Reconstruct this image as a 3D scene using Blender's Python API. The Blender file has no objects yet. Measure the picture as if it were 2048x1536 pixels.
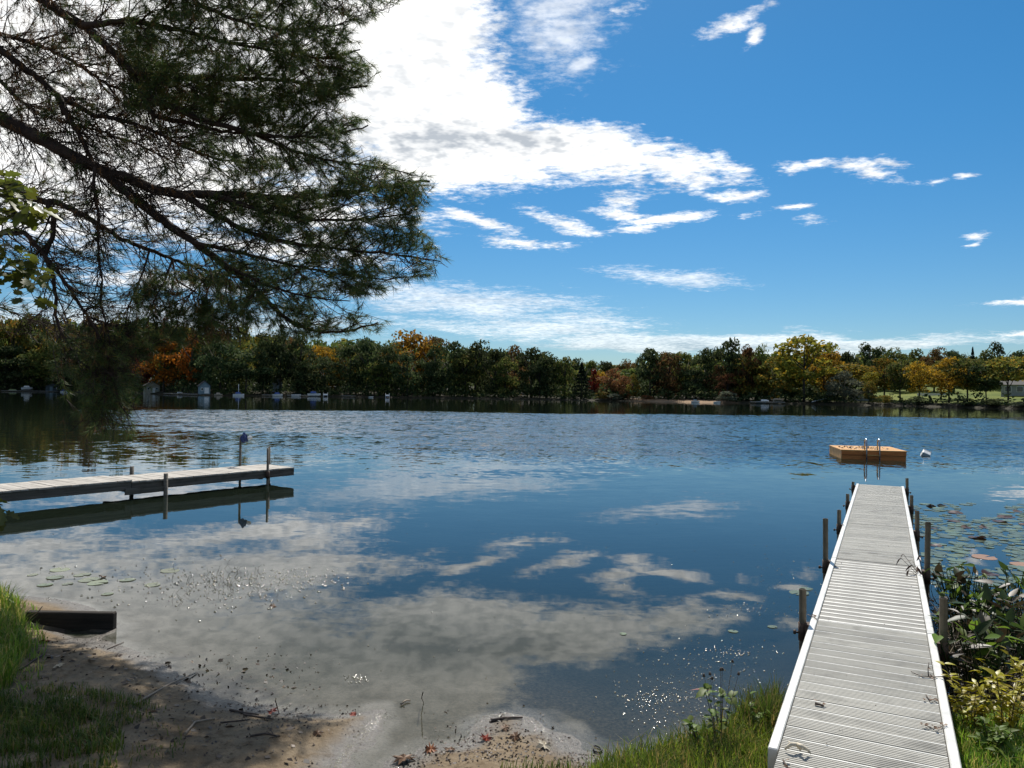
import bpy, bmesh, math, random
import numpy as np
from mathutils import Vector, Matrix
random.seed(7)
rng = np.random.default_rng(7)
rad = math.radians
sc = bpy.context.scene
COL = sc.collection

# ------------------------------------------------------------------ camera
H = 2.3                      # eye height above the water
FP = 1500.0                  # focal length in photo pixels (2048 wide)
ROLL, PITCH = rad(0.65), rad(0.65)
Fv = Vector((0, math.cos(PITCH), math.sin(PITCH)))
R0 = Vector((1, 0, 0)); U0 = R0.cross(Fv)
Rv = R0 * math.cos(ROLL) + U0 * math.sin(ROLL)
Uv = Rv.cross(Fv)
CAM = Vector((0, 0, H))
cd = bpy.data.cameras.new('camera')
cam = bpy.data.objects.new('camera', cd); COL.objects.link(cam)
cd.sensor_width = 36.0; cd.lens = 36.0 * FP / 2048
cd.clip_start = 0.05; cd.clip_end = 6000
m3 = Matrix((Rv, Uv, -Fv)).transposed()
cam.matrix_world = Matrix.Translation(CAM) @ m3.to_4x4()
sc.camera = cam

def ray(x, y):
    return Fv + Rv * ((x - 1024) / FP) + Uv * ((768 - y) / FP)
def P(x, y, z=0.0):
    v = ray(x, y); return CAM + v * ((z - H) / v.z)
def PY(x, y, Y):
    v = ray(x, y); return CAM + v * (Y / v.y)
def topx(p):
    q = Vector(p) - CAM; f = q.dot(Fv)
    return 1024 + FP * q.dot(Rv) / f, 768 - FP * q.dot(Uv) / f

# ------------------------------------------------------------------ sky, sun, exposure
SUN_EL, SUN_AZ = rad(49), rad(7)          # azimuth measured from +Y towards +X
world = bpy.data.worlds.new('World'); sc.world = world
world.use_nodes = True
W = world.node_tree; W.nodes.clear()
def wn(t, **k):
    n = W.nodes.new(t)
    for a, b in k.items(): setattr(n, a, b)
    return n
def wl(a, b): W.links.new(a, b)
def wmath(op, a, b=None, c=None, clamp=False):
    n = wn('ShaderNodeMath', operation=op, use_clamp=clamp)
    for i, v in enumerate((a, b, c)):
        if v is None: continue
        if isinstance(v, (int, float)): n.inputs[i].default_value = v
        else: wl(v, n.inputs[i])
    return n.outputs[0]
def wvm(op, a, b=None, out=0, scale=None):
    n = wn('ShaderNodeVectorMath', operation=op)
    for i, v in enumerate((a, b)):
        if v is None: continue
        if isinstance(v, (tuple, list)): n.inputs[i].default_value = v
        else: wl(v, n.inputs[i])
    if scale is not None:
        if isinstance(scale, (int, float)): n.inputs['Scale'].default_value = scale
        else: wl(scale, n.inputs['Scale'])
    return n.outputs[out]
def wsmooth(v, a, b):
    n = wn('ShaderNodeMapRange', interpolation_type='SMOOTHSTEP')
    wl(v, n.inputs[0]); n.inputs[1].default_value = min(a, b); n.inputs[2].default_value = max(a, b)
    if a > b: n.inputs[3].default_value = 1.0; n.inputs[4].default_value = 0.0
    return n.outputs[0]
def wnoise(vec, scale, detail=4, rough=0.55, out=0):
    n = wn('ShaderNodeTexNoise'); wl(vec, n.inputs['Vector'])
    n.inputs['Scale'].default_value = scale; n.inputs['Detail'].default_value = detail
    n.inputs['Roughness'].default_value = rough
    return n.outputs[out]
sky = wn('ShaderNodeTexSky', sky_type='NISHITA')
sky.sun_disc = False; sky.sun_elevation = SUN_EL; sky.sun_rotation = SUN_AZ
sky.air_density = 1.0; sky.dust_density = 0.25; sky.ozone_density = 2.5; sky.altitude = 200
hs = wn('ShaderNodeHueSaturation'); hs.inputs['Saturation'].default_value = 1.28
hs.inputs['Hue'].default_value = 0.488
hs.inputs['Value'].default_value = 0.62
wl(sky.outputs[0], hs.inputs['Color'])
tint = wn('ShaderNodeMix', data_type='RGBA', blend_type='MULTIPLY'); tint.inputs['Factor'].default_value = 1.0
wl(hs.outputs[0], tint.inputs['A']); tmix = wn('ShaderNodeMix', data_type='RGBA'); tmix.inputs['A'].default_value = (0.66, 0.86, 1.07, 1); tmix.inputs['B'].default_value = (0.57, 0.985, 1.20, 1)
tc = wn('ShaderNodeTexCoord'); D = tc.outputs['Generated']
sx = wn('ShaderNodeSeparateXYZ'); wl(D, sx.inputs[0])
X, Yc, Z = sx.outputs
az = wmath('ARCTAN2', X, Yc)
el = wmath('ARCSINE', Z)
ae = wn('ShaderNodeCombineXYZ'); wl(az, ae.inputs[0]); wl(el, ae.inputs[1])
# cloud-layer plane coordinates: perspective of a flat layer overhead
zc = wmath('ADD', wmath('MAXIMUM', Z, 0.0), 0.10)
pl = wn('ShaderNodeCombineXYZ'); wl(wmath('DIVIDE', X, zc), pl.inputs[0]); wl(wmath('DIVIDE', Yc, zc), pl.inputs[1])
plv = pl.outputs[0]
# streaky coordinates (clouds drawn out along the wind)
str_n = wn('ShaderNodeMapping'); wl(plv, str_n.inputs['Vector'])
str_n.inputs['Rotation'].default_value = (0, 0, rad(18)); str_n.inputs['Scale'].default_value = (0.85, 1.15, 1)
n_big = wnoise(str_n.outputs[0], 2.3, 7, 0.6)
n_fine = wnoise(str_n.outputs[0], 11.0, 5, 0.6)
n_col = wnoise(plv, 1.6, 3, 0.5, out=1)
warp = wvm('SCALE', wvm('SUBTRACT', n_col, (0.5, 0.5, 0.5)), None, scale=0.10)
q = wvm('ADD', ae.outputs[0], wvm('MULTIPLY', warp, (1.0, 0.45, 0)))
def ellipse(x, y, rx, ry, ang, gain):
    v = ray(x, y).normalized()
    a0, e0 = math.atan2(v.x, v.y), math.asin(v.z)
    m = wn('ShaderNodeMapping', vector_type='TEXTURE')
    m.inputs['Location'].default_value = (a0, e0, 0)
    m.inputs['Rotation'].default_value = (0, 0, rad(-ang))
    m.inputs['Scale'].default_value = (rx / FP, ry / FP, 1)
    wl(q, m.inputs['Vector'])
    r = wvm('LENGTH', m.outputs[0], out=1)
    return wmath('MULTIPLY', wmath('SUBTRACT', 1.0, r), gain)
def chain(lst):
    o = None
    for e in lst:
        v = ellipse(*e)
        o = v if o is None else wmath('MAXIMUM', o, v)
    return o
SOLID = [(640, 20, 400, 330, 0, 3.2), (60, 120, 700, 300, 0, 3.2), (860, 215, 250, 165, 12, 3.0),
         (1110, 305, 300, 62, 8, 2.2), (1340, 338, 120, 40, 6, 1.6), (930, 335, 280, 52, 0, 2.2), (400, 390, 470, 60, 3, 2.0),
         (480, 490, 330, 34, 4, 1.3), (80, 470, 220, 30, 0, 1.3), (300, 570, 260, 22, 2, 1.0), (620, 465, 170, 40, 0, 1.2),
         (965, 447, 110, 15, 17, 1.2), (1020, 483, 88, 14, 3, 1.2), (1125, 440, 95, 15, 14, 1.1), (1175, 462, 75, 13, 6, 1.1),
         (1250, 395, 80, 20, -4, 1.2), (1235, 420, 75, 12, 6, 1.1), (1335, 432, 110, 15, -4, 1.3), (1400, 366, 36, 20, 20, 1.0),
         (1450, 392, 45, 14, 10, 0.9), (1600, 417, 44, 8, 4, 1.3), (1735, 335, 56, 18, 22, 1.0), (1786, 326, 28, 10, 15, 0.9),
         (1860, 352, 24, 6, 0, 0.9), (1590, 322, 34, 10, 8, 0.8), (1455, 42, 78, 20, -12, 1.0), (1500, 68, 24, 14, -30, 0.9),
         (1975, 468, 24, 8, -15, 0.8), (2040, 614, 90, 10, -2, 1.4), (2080, 668, 80, 7, 0, 1.2),
         (1445, 328, 62, 20, 22, 0.85), (1490, 384, 50, 16, -8, 0.75), (1100, 488, 70, 12, 0, 0.75), (1265, 455, 70, 13, -5, 0.75), (1640, 318, 42, 9, 0, 0.8),
         (1905, 342, 24, 6, 0, 0.85), (1500, 432, 34, 9, 0, 0.7), (1625, 441, 42, 7, 0, 0.7), (1240, 18, 40, 16, 0, 0.7), (1955, 490, 18, 7, -15, 0.8)]
VEIL = [(1120, 50, 140, 110, 0, 1.1), (1340, 560, 150, 16, 4, 1.0), (1080, 660, 330, 26, 3, 1.2), (1560, 690, 420, 26, 0, 2.2),
        (1300, 690, 230, 26, 0, 2.6), (900, 600, 320, 40, 5, 1.3), (1200, 640, 140, 20, 5, 0.9), (300, 640, 500, 40, 0, 1.3), (1180, 120, 60, 24, -20, 1.2)]
Es = chain(SOLID); Ev = chain(VEIL)
n_xf = wnoise(str_n.outputs[0], 34.0, 4, 0.65)
nz = wmath('ADD', wmath('MULTIPLY', wmath('SUBTRACT', n_big, 0.5), 1.9), wmath('MULTIPLY', wmath('SUBTRACT', n_fine, 0.5), 1.9))
nz = wmath('ADD', nz, wmath('MULTIPLY', wmath('SUBTRACT', n_xf, 0.5), 1.7))
ds = wsmooth(wmath('ADD', Es, nz), -0.05, 1.15)
dv = wmath('MULTIPLY', wsmooth(wmath('ADD', Ev, wmath('MULTIPLY', nz, 0.9)), -0.1, 1.1), 0.56)
# unseen broken cloud added outside the frame, as neutral fill for shaded faces
vd = wvm('DOT_PRODUCT', D, (0.0, 0.966, 0.259), out=1)
fill_mask = wmath('MULTIPLY', wsmooth(vd, 0.72, 0.50), wsmooth(Z, 0.02, 0.12))
dr = wmath('MULTIPLY', wsmooth(wmath('ADD', wnoise(plv, 0.9, 6, 0.6), wmath('MULTIPLY', wmath('SUBTRACT', n_fine, 0.5), 0.25)), 0.50, 0.64), fill_mask)
dens = wmath('MAXIMUM', wmath('MAXIMUM', ds, dv), wmath('MULTIPLY', dr, 0.9))
# thickness gives the grey undersides
n_thick = wnoise(plv, 2.1, 2, 0.45)
n_mack = wnoise(plv, 19.0, 2, 0.6)
grey = chain([(850, 275, 200, 46, 4, 1.0), (1060, 285, 120, 26, 4, 0.7), (1350, 700, 500, 14, 0, 0.5), (640, 250, 200, 70, 0, 0.8)])
gm = wmath('ADD', wmath('MULTIPLY', wsmooth(wmath('ADD', grey, wmath('MULTIPLY', wmath('SUBTRACT', n_thick, 0.5), 0.8)), -0.45, 1.1), 0.58),
           wmath('MULTIPLY', wsmooth(n_thick, 0.34, 0.80), 0.34))
gm = wmath('ADD', gm, wmath('MULTIPLY', wsmooth(n_mack, 0.30, 0.72), 0.50), clamp=True)
ccol = wn('ShaderNodeMix', data_type='RGBA')
ccol.inputs['A'].default_value = (12.6, 12.4, 12.0, 1); ccol.inputs['B'].default_value = (4.3, 4.7, 5.2, 1)
wl(gm, ccol.inputs['Factor'])
mixs = wn('ShaderNodeMix', data_type='RGBA')
wl(dens, mixs.inputs['Factor']); wl(wsmooth(Z, 0.02, 0.42), tmix.inputs['Factor']); wl(tmix.outputs['Result'], tint.inputs['B'])
wl(tint.outputs['Result'], mixs.inputs['A']); wl(ccol.outputs['Result'], mixs.inputs['B'])
bg = wn('ShaderNodeBackground'); bg.inputs['Strength'].default_value = 0.10
wl(mixs.outputs['Result'], bg.inputs['Color'])
wo = wn('ShaderNodeOutputWorld'); wl(bg.outputs[0], wo.inputs[0])

sd_ = bpy.data.lights.new('sun', 'SUN'); sd_.energy = 5.0; sd_.angle = rad(0.53); sd_.color = (1.0, 0.955, 0.88)
sun = bpy.data.objects.new('sun', sd_); COL.objects.link(sun)
sdir = Vector((math.sin(SUN_AZ) * math.cos(SUN_EL), math.cos(SUN_AZ) * math.cos(SUN_EL), math.sin(SUN_EL)))
sun.rotation_euler = sdir.to_track_quat('Z', 'Y').to_euler()
sun.location = sdir * 50
sc.view_settings.view_transform = 'Standard'; sc.view_settings.look = 'None'
sc.view_settings.exposure = 0.30; sc.view_settings.gamma = 1.0; sc.view_settings.use_curve_mapping = False
cy = sc.cycles
cy.max_bounces = 7; cy.diffuse_bounces = 3; cy.glossy_bounces = 4; cy.transmission_bounces = 5; cy.transparent_max_bounces = 8
cy.caustics_reflective = False; cy.caustics_refractive = False
cy.sample_clamp_indirect = 6.0

# ------------------------------------------------------------------ helpers
def link(o): COL.objects.link(o); return o
def tag(o, label=None, cat=None, group=None, kind=None):
    if label: o['label'] = label
    if cat: o['category'] = cat
    if group: o['group'] = group
    if kind: o['kind'] = kind
    return o
def thing(name, label, cat, loc=(0, 0, 0), rz=0.0, group=None):
    o = bpy.data.objects.new(name, None); o.empty_display_size = 0.2; link(o)
    o.location = loc; o.rotation_euler = (0, 0, rz)
    return tag(o, label, cat, group)
def inst(name, me, parent=None, loc=(0, 0, 0), rot=(0, 0, 0), scale=(1, 1, 1), mat=None):
    o = bpy.data.objects.new(name, me); link(o)
    o.parent = parent; o.location = loc; o.rotation_euler = rot; o.scale = scale
    if mat is not None:
        o.material_slots[0].link = 'OBJECT'; o.material_slots[0].material = mat
    return o
class MB:
    def __init__(s): s.v = []; s.f = []; s.sm = []
    def add(s, vs, fs, smooth=False):
        b = len(s.v); s.v += [tuple(v) for v in vs]; s.f += [tuple(i + b for i in f) for f in fs]; s.sm += [smooth] * len(fs)
        return s
    def box(s, c, d, rz=0.0, M=None, taper=1.0):
        x, y, z = d[0] / 2, d[1] / 2, d[2] / 2
        vs = [Vector((i * x * (taper if k > 0 else 1), j * y * (taper if k > 0 else 1), k * z)) for k in (-1, 1) for j in (-1, 1) for i in (-1, 1)]
        R = M if M is not None else Matrix.Rotation(rz, 3, 'Z')
        vs = [R @ v + Vector(c) for v in vs]
        return s.add(vs, [(0, 2, 3, 1), (4, 5, 7, 6), (0, 1, 5, 4), (2, 6, 7, 3), (0, 4, 6, 2), (1, 3, 7, 5)])
    def tube(s, pts, rs, n=6, cap=True):
        pts = [Vector(p) for p in pts]
        if isinstance(rs, (int, float)): rs = [rs] * len(pts)
        vs = []; fs = []
        up = None
        for i, p in enumerate(pts):
            t = (pts[min(i + 1, len(pts) - 1)] - pts[max(i - 1, 0)])
            t = t.normalized() if t.length > 1e-9 else Vector((0, 0, 1))
            if up is None: up = t.orthogonal().normalized()
            up = (up - t * up.dot(t)); up = up.normalized() if up.length > 1e-6 else t.orthogonal().normalized()
            b = t.cross(up)
            for k in range(n):
                a = 2 * math.pi * k / n
                vs.append(p + (up * math.cos(a) + b * math.sin(a)) * rs[i])
        for i in range(len(pts) - 1):
            for k in range(n):
                fs.append((i * n + k, i * n + (k + 1) % n, (i + 1) * n + (k + 1) % n, (i + 1) * n + k))
        s.add(vs, fs, True)
        if cap and n > 2:
            b = len(s.v) - len(vs)
            s.f.append(tuple(b + k for k in reversed(range(n)))); s.sm.append(False)
            s.f.append(tuple(b + (len(pts) - 1) * n + k for k in range(n))); s.sm.append(False)
        return s
    def prism(s, poly, y0, y1):
        """extrude a closed x,z outline along y"""
        n = len(poly)
        vs = [(x, y0, z) for x, z in poly] + [(x, y1, z) for x, z in poly]
        fs = [(k, (k + 1) % n, n + (k + 1) % n, n + k) for k in range(n)]
        fs += [tuple(reversed(range(n))), tuple(range(n, 2 * n))]
        return s.add(vs, fs)
    def mesh(s, name, mat=None):
        me = bpy.data.meshes.new(name); me.from_pydata(s.v, [], s.f)
        me.polygons.foreach_set('use_smooth', s.sm)
        if mat is not None: me.materials.append(mat)
        me.validate(); me.update()
        return me
    def build(s, name, mat, parent=None, loc=(0, 0, 0), rot=(0, 0, 0), bevel=0.0):
        o = inst(name, s.mesh(name, mat), parent, loc, rot)
        if bevel:
            b = o.modifiers.new('bevel', 'BEVEL'); b.width = bevel; b.segments = 1; b.limit_method = 'ANGLE'
        return o
def raw_mesh(name, V, Fc, mat, smooth=False):
    """numpy arrays: V (n,3), Fc (m,k)"""
    me = bpy.data.meshes.new(name)
    V = np.asarray(V, np.float32); Fc = np.asarray(Fc, np.int32)
    m, k = Fc.shape
    me.vertices.add(len(V)); me.vertices.foreach_set('co', V.ravel())
    me.loops.add(m * k); me.loops.foreach_set('vertex_index', Fc.ravel())
    me.polygons.add(m); me.polygons.foreach_set('loop_start', np.arange(0, m * k, k, dtype=np.int32))
    me.polygons.foreach_set('loop_total', np.full(m, k, np.int32))
    me.polygons.foreach_set('use_smooth', np.full(m, smooth))
    if mat is not None: me.materials.append(mat)
    me.update(calc_edges=True); me.validate()
    return me
def unit(a): return a / np.maximum(np.linalg.norm(a, axis=-1, keepdims=True), 1e-9)

# ------------------------------------------------------------------ materials
class NT:
    def __init__(s, name):
        s.m = bpy.data.materials.new(name); s.m.use_nodes = True; s.t = s.m.node_tree; s.t.nodes.clear()
        s.out = s.n('ShaderNodeOutputMaterial')
    def n(s, t, **k):
        n = s.t.nodes.new(t)
        for a, b in k.items(): setattr(n, a, b)
        return n
    def l(s, a, b): s.t.links.new(a, b)
    def put(s, sock, v):
        if hasattr(v, 'links') or isinstance(v, bpy.types.NodeSocket): s.l(v, sock)
        elif isinstance(v, (tuple, list)) and len(v) == 3 and sock.type == 'RGBA': sock.default_value = (*v, 1)
        else: sock.default_value = v
    def math(s, op, a, b=None, c=None, clamp=False):
        n = s.n('ShaderNodeMath', operation=op, use_clamp=clamp)
        for i, v in enumerate((a, b, c)):
            if v is not None: s.put(n.inputs[i], v)
        return n.outputs[0]
    def smooth(s, v, a, b, lo=0.0, hi=1.0):
        n = s.n('ShaderNodeMapRange', interpolation_type='SMOOTHSTEP')
        s.put(n.inputs[0], v)
        for i, x in enumerate((a, b, lo, hi)): n.inputs[i + 1].default_value = x
        return n.outputs[0]
    def mix(s, f, a, b):
        n = s.n('ShaderNodeMix', data_type='RGBA')
        s.put(n.inputs['Factor'], f); s.put(n.inputs['A'], a); s.put(n.inputs['B'], b)
        return n.outputs['Result']
    def mapped(s, coord, scale=(1, 1, 1), rot=(0, 0, 0)):
        m = s.n('ShaderNodeMapping'); s.l(coord, m.inputs['Vector'])
        m.inputs['Scale'].default_value = scale; m.inputs['Rotation'].default_value = rot
        return m.outputs[0]
    def noise(s, coord, scale, detail=4, rough=0.55, dist=0.0):
        n = s.n('ShaderNodeTexNoise'); s.l(coord, n.inputs['Vector'])
        n.inputs['Scale'].default_value = scale; n.inputs['Detail'].default_value = detail
        n.inputs['Roughness'].default_value = rough; n.inputs['Distortion'].default_value = dist
        return n.outputs[0]
    def bump(s, h, dist=0.01, strength=1.0):
        n = s.n('ShaderNodeBump'); n.inputs['Distance'].default_value = dist; n.inputs['Strength'].default_value = strength
        s.l(h, n.inputs['Height']); return n.outputs[0]
    def pos(s): return s.n('ShaderNodeNewGeometry').outputs['Position']
    def obj(s): return s.n('ShaderNodeTexCoord').outputs['Object']
    def principled(s, col, rough=0.6, metal=0.0, spec=0.5, normal=None):
        p = s.n('ShaderNodeBsdfPrincipled')
        s.put(p.inputs['Base Color'], col); s.put(p.inputs['Roughness'], rough); s.put(p.inputs['Metallic'], metal)
        s.put(p.inputs['Specular IOR Level'], spec)
        if normal is not None: s.l(normal, p.inputs['Normal'])
        return p.outputs[0]
    def done(s, sh): s.l(sh, s.out.inputs['Surface']); return s.m

def foliage(name, c1, c2, c3=None, trans=0.45, rough=0.5, spec=0.3):
    """leaf: each blade or leaf has a shade of its own between c1 and c2 (a few c3)"""
    t = NT(name)
    g = t.n('ShaderNodeNewGeometry'); oi = t.n('ShaderNodeObjectInfo')
    c = t.mix(g.outputs['Random Per Island'], c1, c2)
    if c3 is not None:
        w = t.math('GREATER_THAN', t.math('FRACT', t.math('MULTIPLY', g.outputs['Random Per Island'], 17.31)), 0.80)
        c = t.mix(w, c, c3)
    hsv = t.n('ShaderNodeHueSaturation'); t.l(c, hsv.inputs['Color'])
    t.l(t.math('MULTIPLY_ADD', oi.outputs['Random'], 0.5, 0.75), hsv.inputs['Value'])
    t.l(t.math('MULTIPLY_ADD', oi.outputs['Random'], 0.03, 0.485), hsv.inputs['Hue'])
    c = hsv.outputs[0]
    p = t.principled(c, rough, 0, spec)
    tr = t.n('ShaderNodeBsdfTranslucent'); t.l(c, tr.inputs['Color'])
    mx = t.n('ShaderNodeMixShader'); mx.inputs[0].default_value = trans
    t.l(p, mx.inputs[1]); t.l(tr.outputs[0], mx.inputs[2])
    return t.done(mx.outputs[0])
def simple(name, col, rough=0.6, metal=0.0, var=0.25, scale=6.0, bump=0.0, spec=0.4):
    t = NT(name); o = t.obj()
    n = t.noise(o, scale, 5, 0.6)
    dark = tuple(c * (1 - var) for c in col); lite = tuple(min(1, c * (1 + var)) for c in col)
    c = t.mix(t.smooth(n, 0.3, 0.7), dark, lite)
    nm = t.bump(t.noise(o, scale * 8, 4, 0.6), bump) if bump else None
    return t.done(t.principled(c, t.math('MULTIPLY_ADD', n, 0.25, rough - 0.12), metal, spec, nm))
def wood(name, c1, c2, grain=(1.5, 30, 30), rough=0.75, rand=0.35, bump=0.004):
    """grain runs along local x"""
    t = NT(name); o = t.obj(); oi = t.n('ShaderNodeObjectInfo')
    off = t.n('ShaderNodeVectorMath', operation='ADD'); t.l(o, off.inputs[0])
    cx = t.n('ShaderNodeCombineXYZ'); t.l(t.math('MULTIPLY', oi.outputs['Random'], 37.0), cx.inputs[0]); t.l(t.math('MULTIPLY', oi.outputs['Random'], 11.0), cx.inputs[1])
    t.l(cx.outputs[0], off.inputs[1])
    n = t.noise(t.mapped(off.outputs[0], grain), 1.0, 5, 0.65, 0.4)
    st = t.noise(off.outputs[0], 3.0, 4, 0.6)
    c = t.mix(t.smooth(n, 0.3, 0.72), c1, c2)
    c = t.mix(t.smooth(st, 0.48, 0.75, 0, 0.65), c, tuple(x * 0.45 for x in c1))
    hsv = t.n('ShaderNodeHueSaturation'); t.l(c, hsv.inputs['Color'])
    t.l(t.math('MULTIPLY_ADD', oi.outputs['Random'], rand, 1 - rand / 2), hsv.inputs['Value'])
    return t.done(t.principled(hsv.outputs[0], rough, 0, 0.25, t.bump(n, bump)))

M = {}
# far tree crowns
M['dark'] = foliage('leaf_dark', (0.026, 0.041, 0.014), (0.072, 0.094, 0.034), (0.114, 0.126, 0.054), 0.36, 0.75, 0.06)
M['mid'] = foliage('leaf_mid', (0.054, 0.078, 0.019), (0.128, 0.155, 0.038), (0.203, 0.176, 0.047), 0.42, 0.75, 0.06)
M['olive'] = foliage('leaf_olive', (0.105, 0.112, 0.021), (0.210, 0.196, 0.042), (0.336, 0.196, 0.031), 0.45, 0.75, 0.06)
M['yellow'] = foliage('leaf_yellowgreen', (0.112, 0.112, 0.018), (0.237, 0.200, 0.031), (0.375, 0.213, 0.025), 0.42, 0.75, 0.06)
M['gold'] = foliage('leaf_gold', (0.253, 0.138, 0.014), (0.437, 0.241, 0.025), (0.149, 0.115, 0.023), 0.45, 0.75, 0.06)
M['orange'] = foliage('leaf_orange', (0.26, 0.075, 0.012), (0.42, 0.13, 0.018), (0.10, 0.06, 0.015), 0.45, 0.75, 0.06)
M['red'] = foliage('leaf_red', (0.15, 0.028, 0.016), (0.24, 0.05, 0.025), (0.09, 0.035, 0.018), 0.4, 0.75, 0.06)
M['russet'] = foliage('leaf_russet', (0.126, 0.049, 0.025), (0.238, 0.091, 0.042), (0.168, 0.098, 0.035), 0.35, 0.75, 0.06)
M['brown'] = foliage('leaf_brown', (0.104, 0.058, 0.026), (0.195, 0.104, 0.039), (0.091, 0.098, 0.029), 0.4, 0.75, 0.06)
M['greygreen'] = foliage('leaf_greygreen', (0.072, 0.085, 0.058), (0.143, 0.156, 0.104), (0.169, 0.169, 0.104), 0.32, 0.75, 0.06)
M['conifer'] = foliage('needle_far', (0.010, 0.020, 0.010), (0.028, 0.045, 0.020), None, 0.18, 0.75, 0.06)
M['bark'] = simple('bark', (0.055, 0.042, 0.032), 0.85, 0, 0.4, 3.0, 0.02)
# near plants
M['needle'] = foliage('pine_needle', (0.041, 0.078, 0.022), (0.108, 0.169, 0.049), (0.189, 0.162, 0.041), 0.45, 0.45, 0.3)
M['deadneedle'] = foliage('dead_needle', (0.09, 0.04, 0.015), (0.20, 0.085, 0.03), None, 0.35)
M['oakleaf'] = foliage('oak_leaf', (0.06, 0.085, 0.014), (0.13, 0.14, 0.022), (0.17, 0.13, 0.02), 0.5, 0.4, 0.4)
M['pinebark'] = simple('pine_bark', (0.040, 0.026, 0.020), 0.85, 0, 0.45, 9.0, 0.012, 0.2)
M['twig'] = simple('twig_bark', (0.045, 0.030, 0.022), 0.8, 0, 0.4, 12.0, 0.0, 0.2)
M['grass'] = foliage('grass_blade', (0.068, 0.135, 0.014), (0.243, 0.338, 0.030), (0.405, 0.324, 0.095), 0.5, 0.4, 0.45)
M['grassdark'] = foliage('grass_blade_dark', (0.035, 0.07, 0.010), (0.12, 0.165, 0.02), (0.22, 0.17, 0.06), 0.45)
M['weed'] = foliage('weed_leaf', (0.06, 0.12, 0.012), (0.16, 0.22, 0.025), (0.12, 0.08, 0.02), 0.5, 0.5, 0.25)
M['shrub'] = foliage('shrub_leaf', (0.26, 0.27, 0.016), (0.52, 0.42, 0.025), (0.16, 0.24, 0.025), 0.5, 0.4, 0.4)
M['pickerel'] = foliage('pickerel_leaf', (0.018, 0.036, 0.008), (0.05, 0.075, 0.016), (0.04, 0.03, 0.016), 0.45, 0.45, 0.3)
M['deadstalk'] = foliage('dead_stalk', (0.03, 0.022, 0.013), (0.11, 0.08, 0.04), (0.24, 0.19, 0.11), 0.15, 0.5, 0.4)
M['lily'] = foliage('lily_pad', (0.10, 0.13, 0.06), (0.20, 0.22, 0.11), (0.16, 0.09, 0.05), 0.2, 0.22, 0.6)
M['lilytan'] = foliage('lily_pad_tan', (0.42, 0.26, 0.14), (0.52, 0.33, 0.18), None, 0.2, 0.4)
M['lilydark'] = foliage('lily_pad_dark', (0.05, 0.03, 0.02), (0.10, 0.05, 0.03), None, 0.15, 0.4)
M['redleaf'] = simple('red_leaf', (0.24, 0.045, 0.02), 0.5, 0, 0.3, 20)
M['orangeleaf'] = simple('orange_leaf', (0.26, 0.10, 0.035), 0.5, 0, 0.3, 20)
M['brownleaf'] = simple('brown_leaf', (0.14, 0.075, 0.035), 0.6, 0, 0.35, 20)
M['paleleaf'] = simple('pale_leaf', (0.45, 0.36, 0.24), 0.55, 0, 0.25, 20)
M['stick'] = simple('stick', (0.07, 0.05, 0.038), 0.75, 0, 0.4, 15, 0.003)
M['palestick'] = simple('pale_stick', (0.27, 0.21, 0.15), 0.7, 0, 0.3, 15, 0.003)
M['debris'] = foliage('debris', (0.02, 0.014, 0.010), (0.07, 0.045, 0.03), (0.16, 0.11, 0.07), 0.05, 0.55, 0.4)
M['wetbit'] = foliage('wet_bit', (0.05, 0.05, 0.03), (0.13, 0.12, 0.07), (0.2, 0.17, 0.1), 0.1, 0.12, 0.9)
# built things
M['edgeglint'] = simple('plank_edge_glint', (0.66, 0.64, 0.58), 0.4, 0, 0.12, 8)  # highlight lines along plank lips and ribs, put into the colour
M['plank'] = wood('grey_deck_plank', (0.32, 0.305, 0.262), (0.45, 0.43, 0.375), (3, 60, 60), 0.58, 0.24, 0.0006)
M['flatplank'] = wood('grey_flat_plank', (0.175, 0.167, 0.145), (0.25, 0.239, 0.208), (3, 40, 40), 0.62, 0.24, 0.0006)
M['rail'] = simple('white_aluminium', (0.66, 0.635, 0.575), 0.38, 0.15, 0.10, 5.0, 0.0, 0.5)
M['pipe'] = simple('dull_steel', (0.125, 0.10, 0.068), 0.5, 0.35, 0.4, 7.0, 0.0, 0.5)
M['rust'] = simple('rusty_steel', (0.075, 0.045, 0.03), 0.7, 0.2, 0.4, 14.0, 0.003)
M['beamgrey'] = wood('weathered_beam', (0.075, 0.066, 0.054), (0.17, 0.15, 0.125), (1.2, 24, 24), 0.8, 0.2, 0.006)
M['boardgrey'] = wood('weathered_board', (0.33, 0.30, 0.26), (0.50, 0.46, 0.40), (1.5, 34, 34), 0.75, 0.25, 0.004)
M['timber'] = wood('dark_timber', (0.016, 0.013, 0.010), (0.040, 0.032, 0.024), (1.5, 22, 22), 0.9, 0.1, 0.008)
M['cedar'] = wood('cedar_board', (0.46, 0.22, 0.06), (0.68, 0.38, 0.13), (1.5, 24, 24), 0.65, 0.22, 0.004)
M['cedardark'] = wood('wet_cedar', (0.46, 0.13, 0.03), (0.62, 0.22, 0.06), (1.5, 24, 24), 0.55, 0.2, 0.004)
M['steel'] = simple('ladder_steel', (0.30, 0.32, 0.35), 0.25, 0.9, 0.15, 5)
M['white'] = simple('white_plastic', (0.78, 0.77, 0.74), 0.4, 0, 0.08, 4)
M['blue'] = simple('blue_cover', (0.05, 0.10, 0.30), 0.55, 0, 0.2, 4)
M['navy'] = simple('navy_cloth', (0.03, 0.05, 0.16), 0.7, 0, 0.25, 20)
M['cream'] = simple('cream_siding', (0.36, 0.32, 0.24), 0.7, 0, 0.1, 1)
M['paleblue'] = simple('pale_blue_siding', (0.17, 0.24, 0.27), 0.7, 0, 0.1, 1)
M['greysiding'] = simple('grey_siding', (0.34, 0.35, 0.35), 0.7, 0, 0.1, 1)
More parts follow.
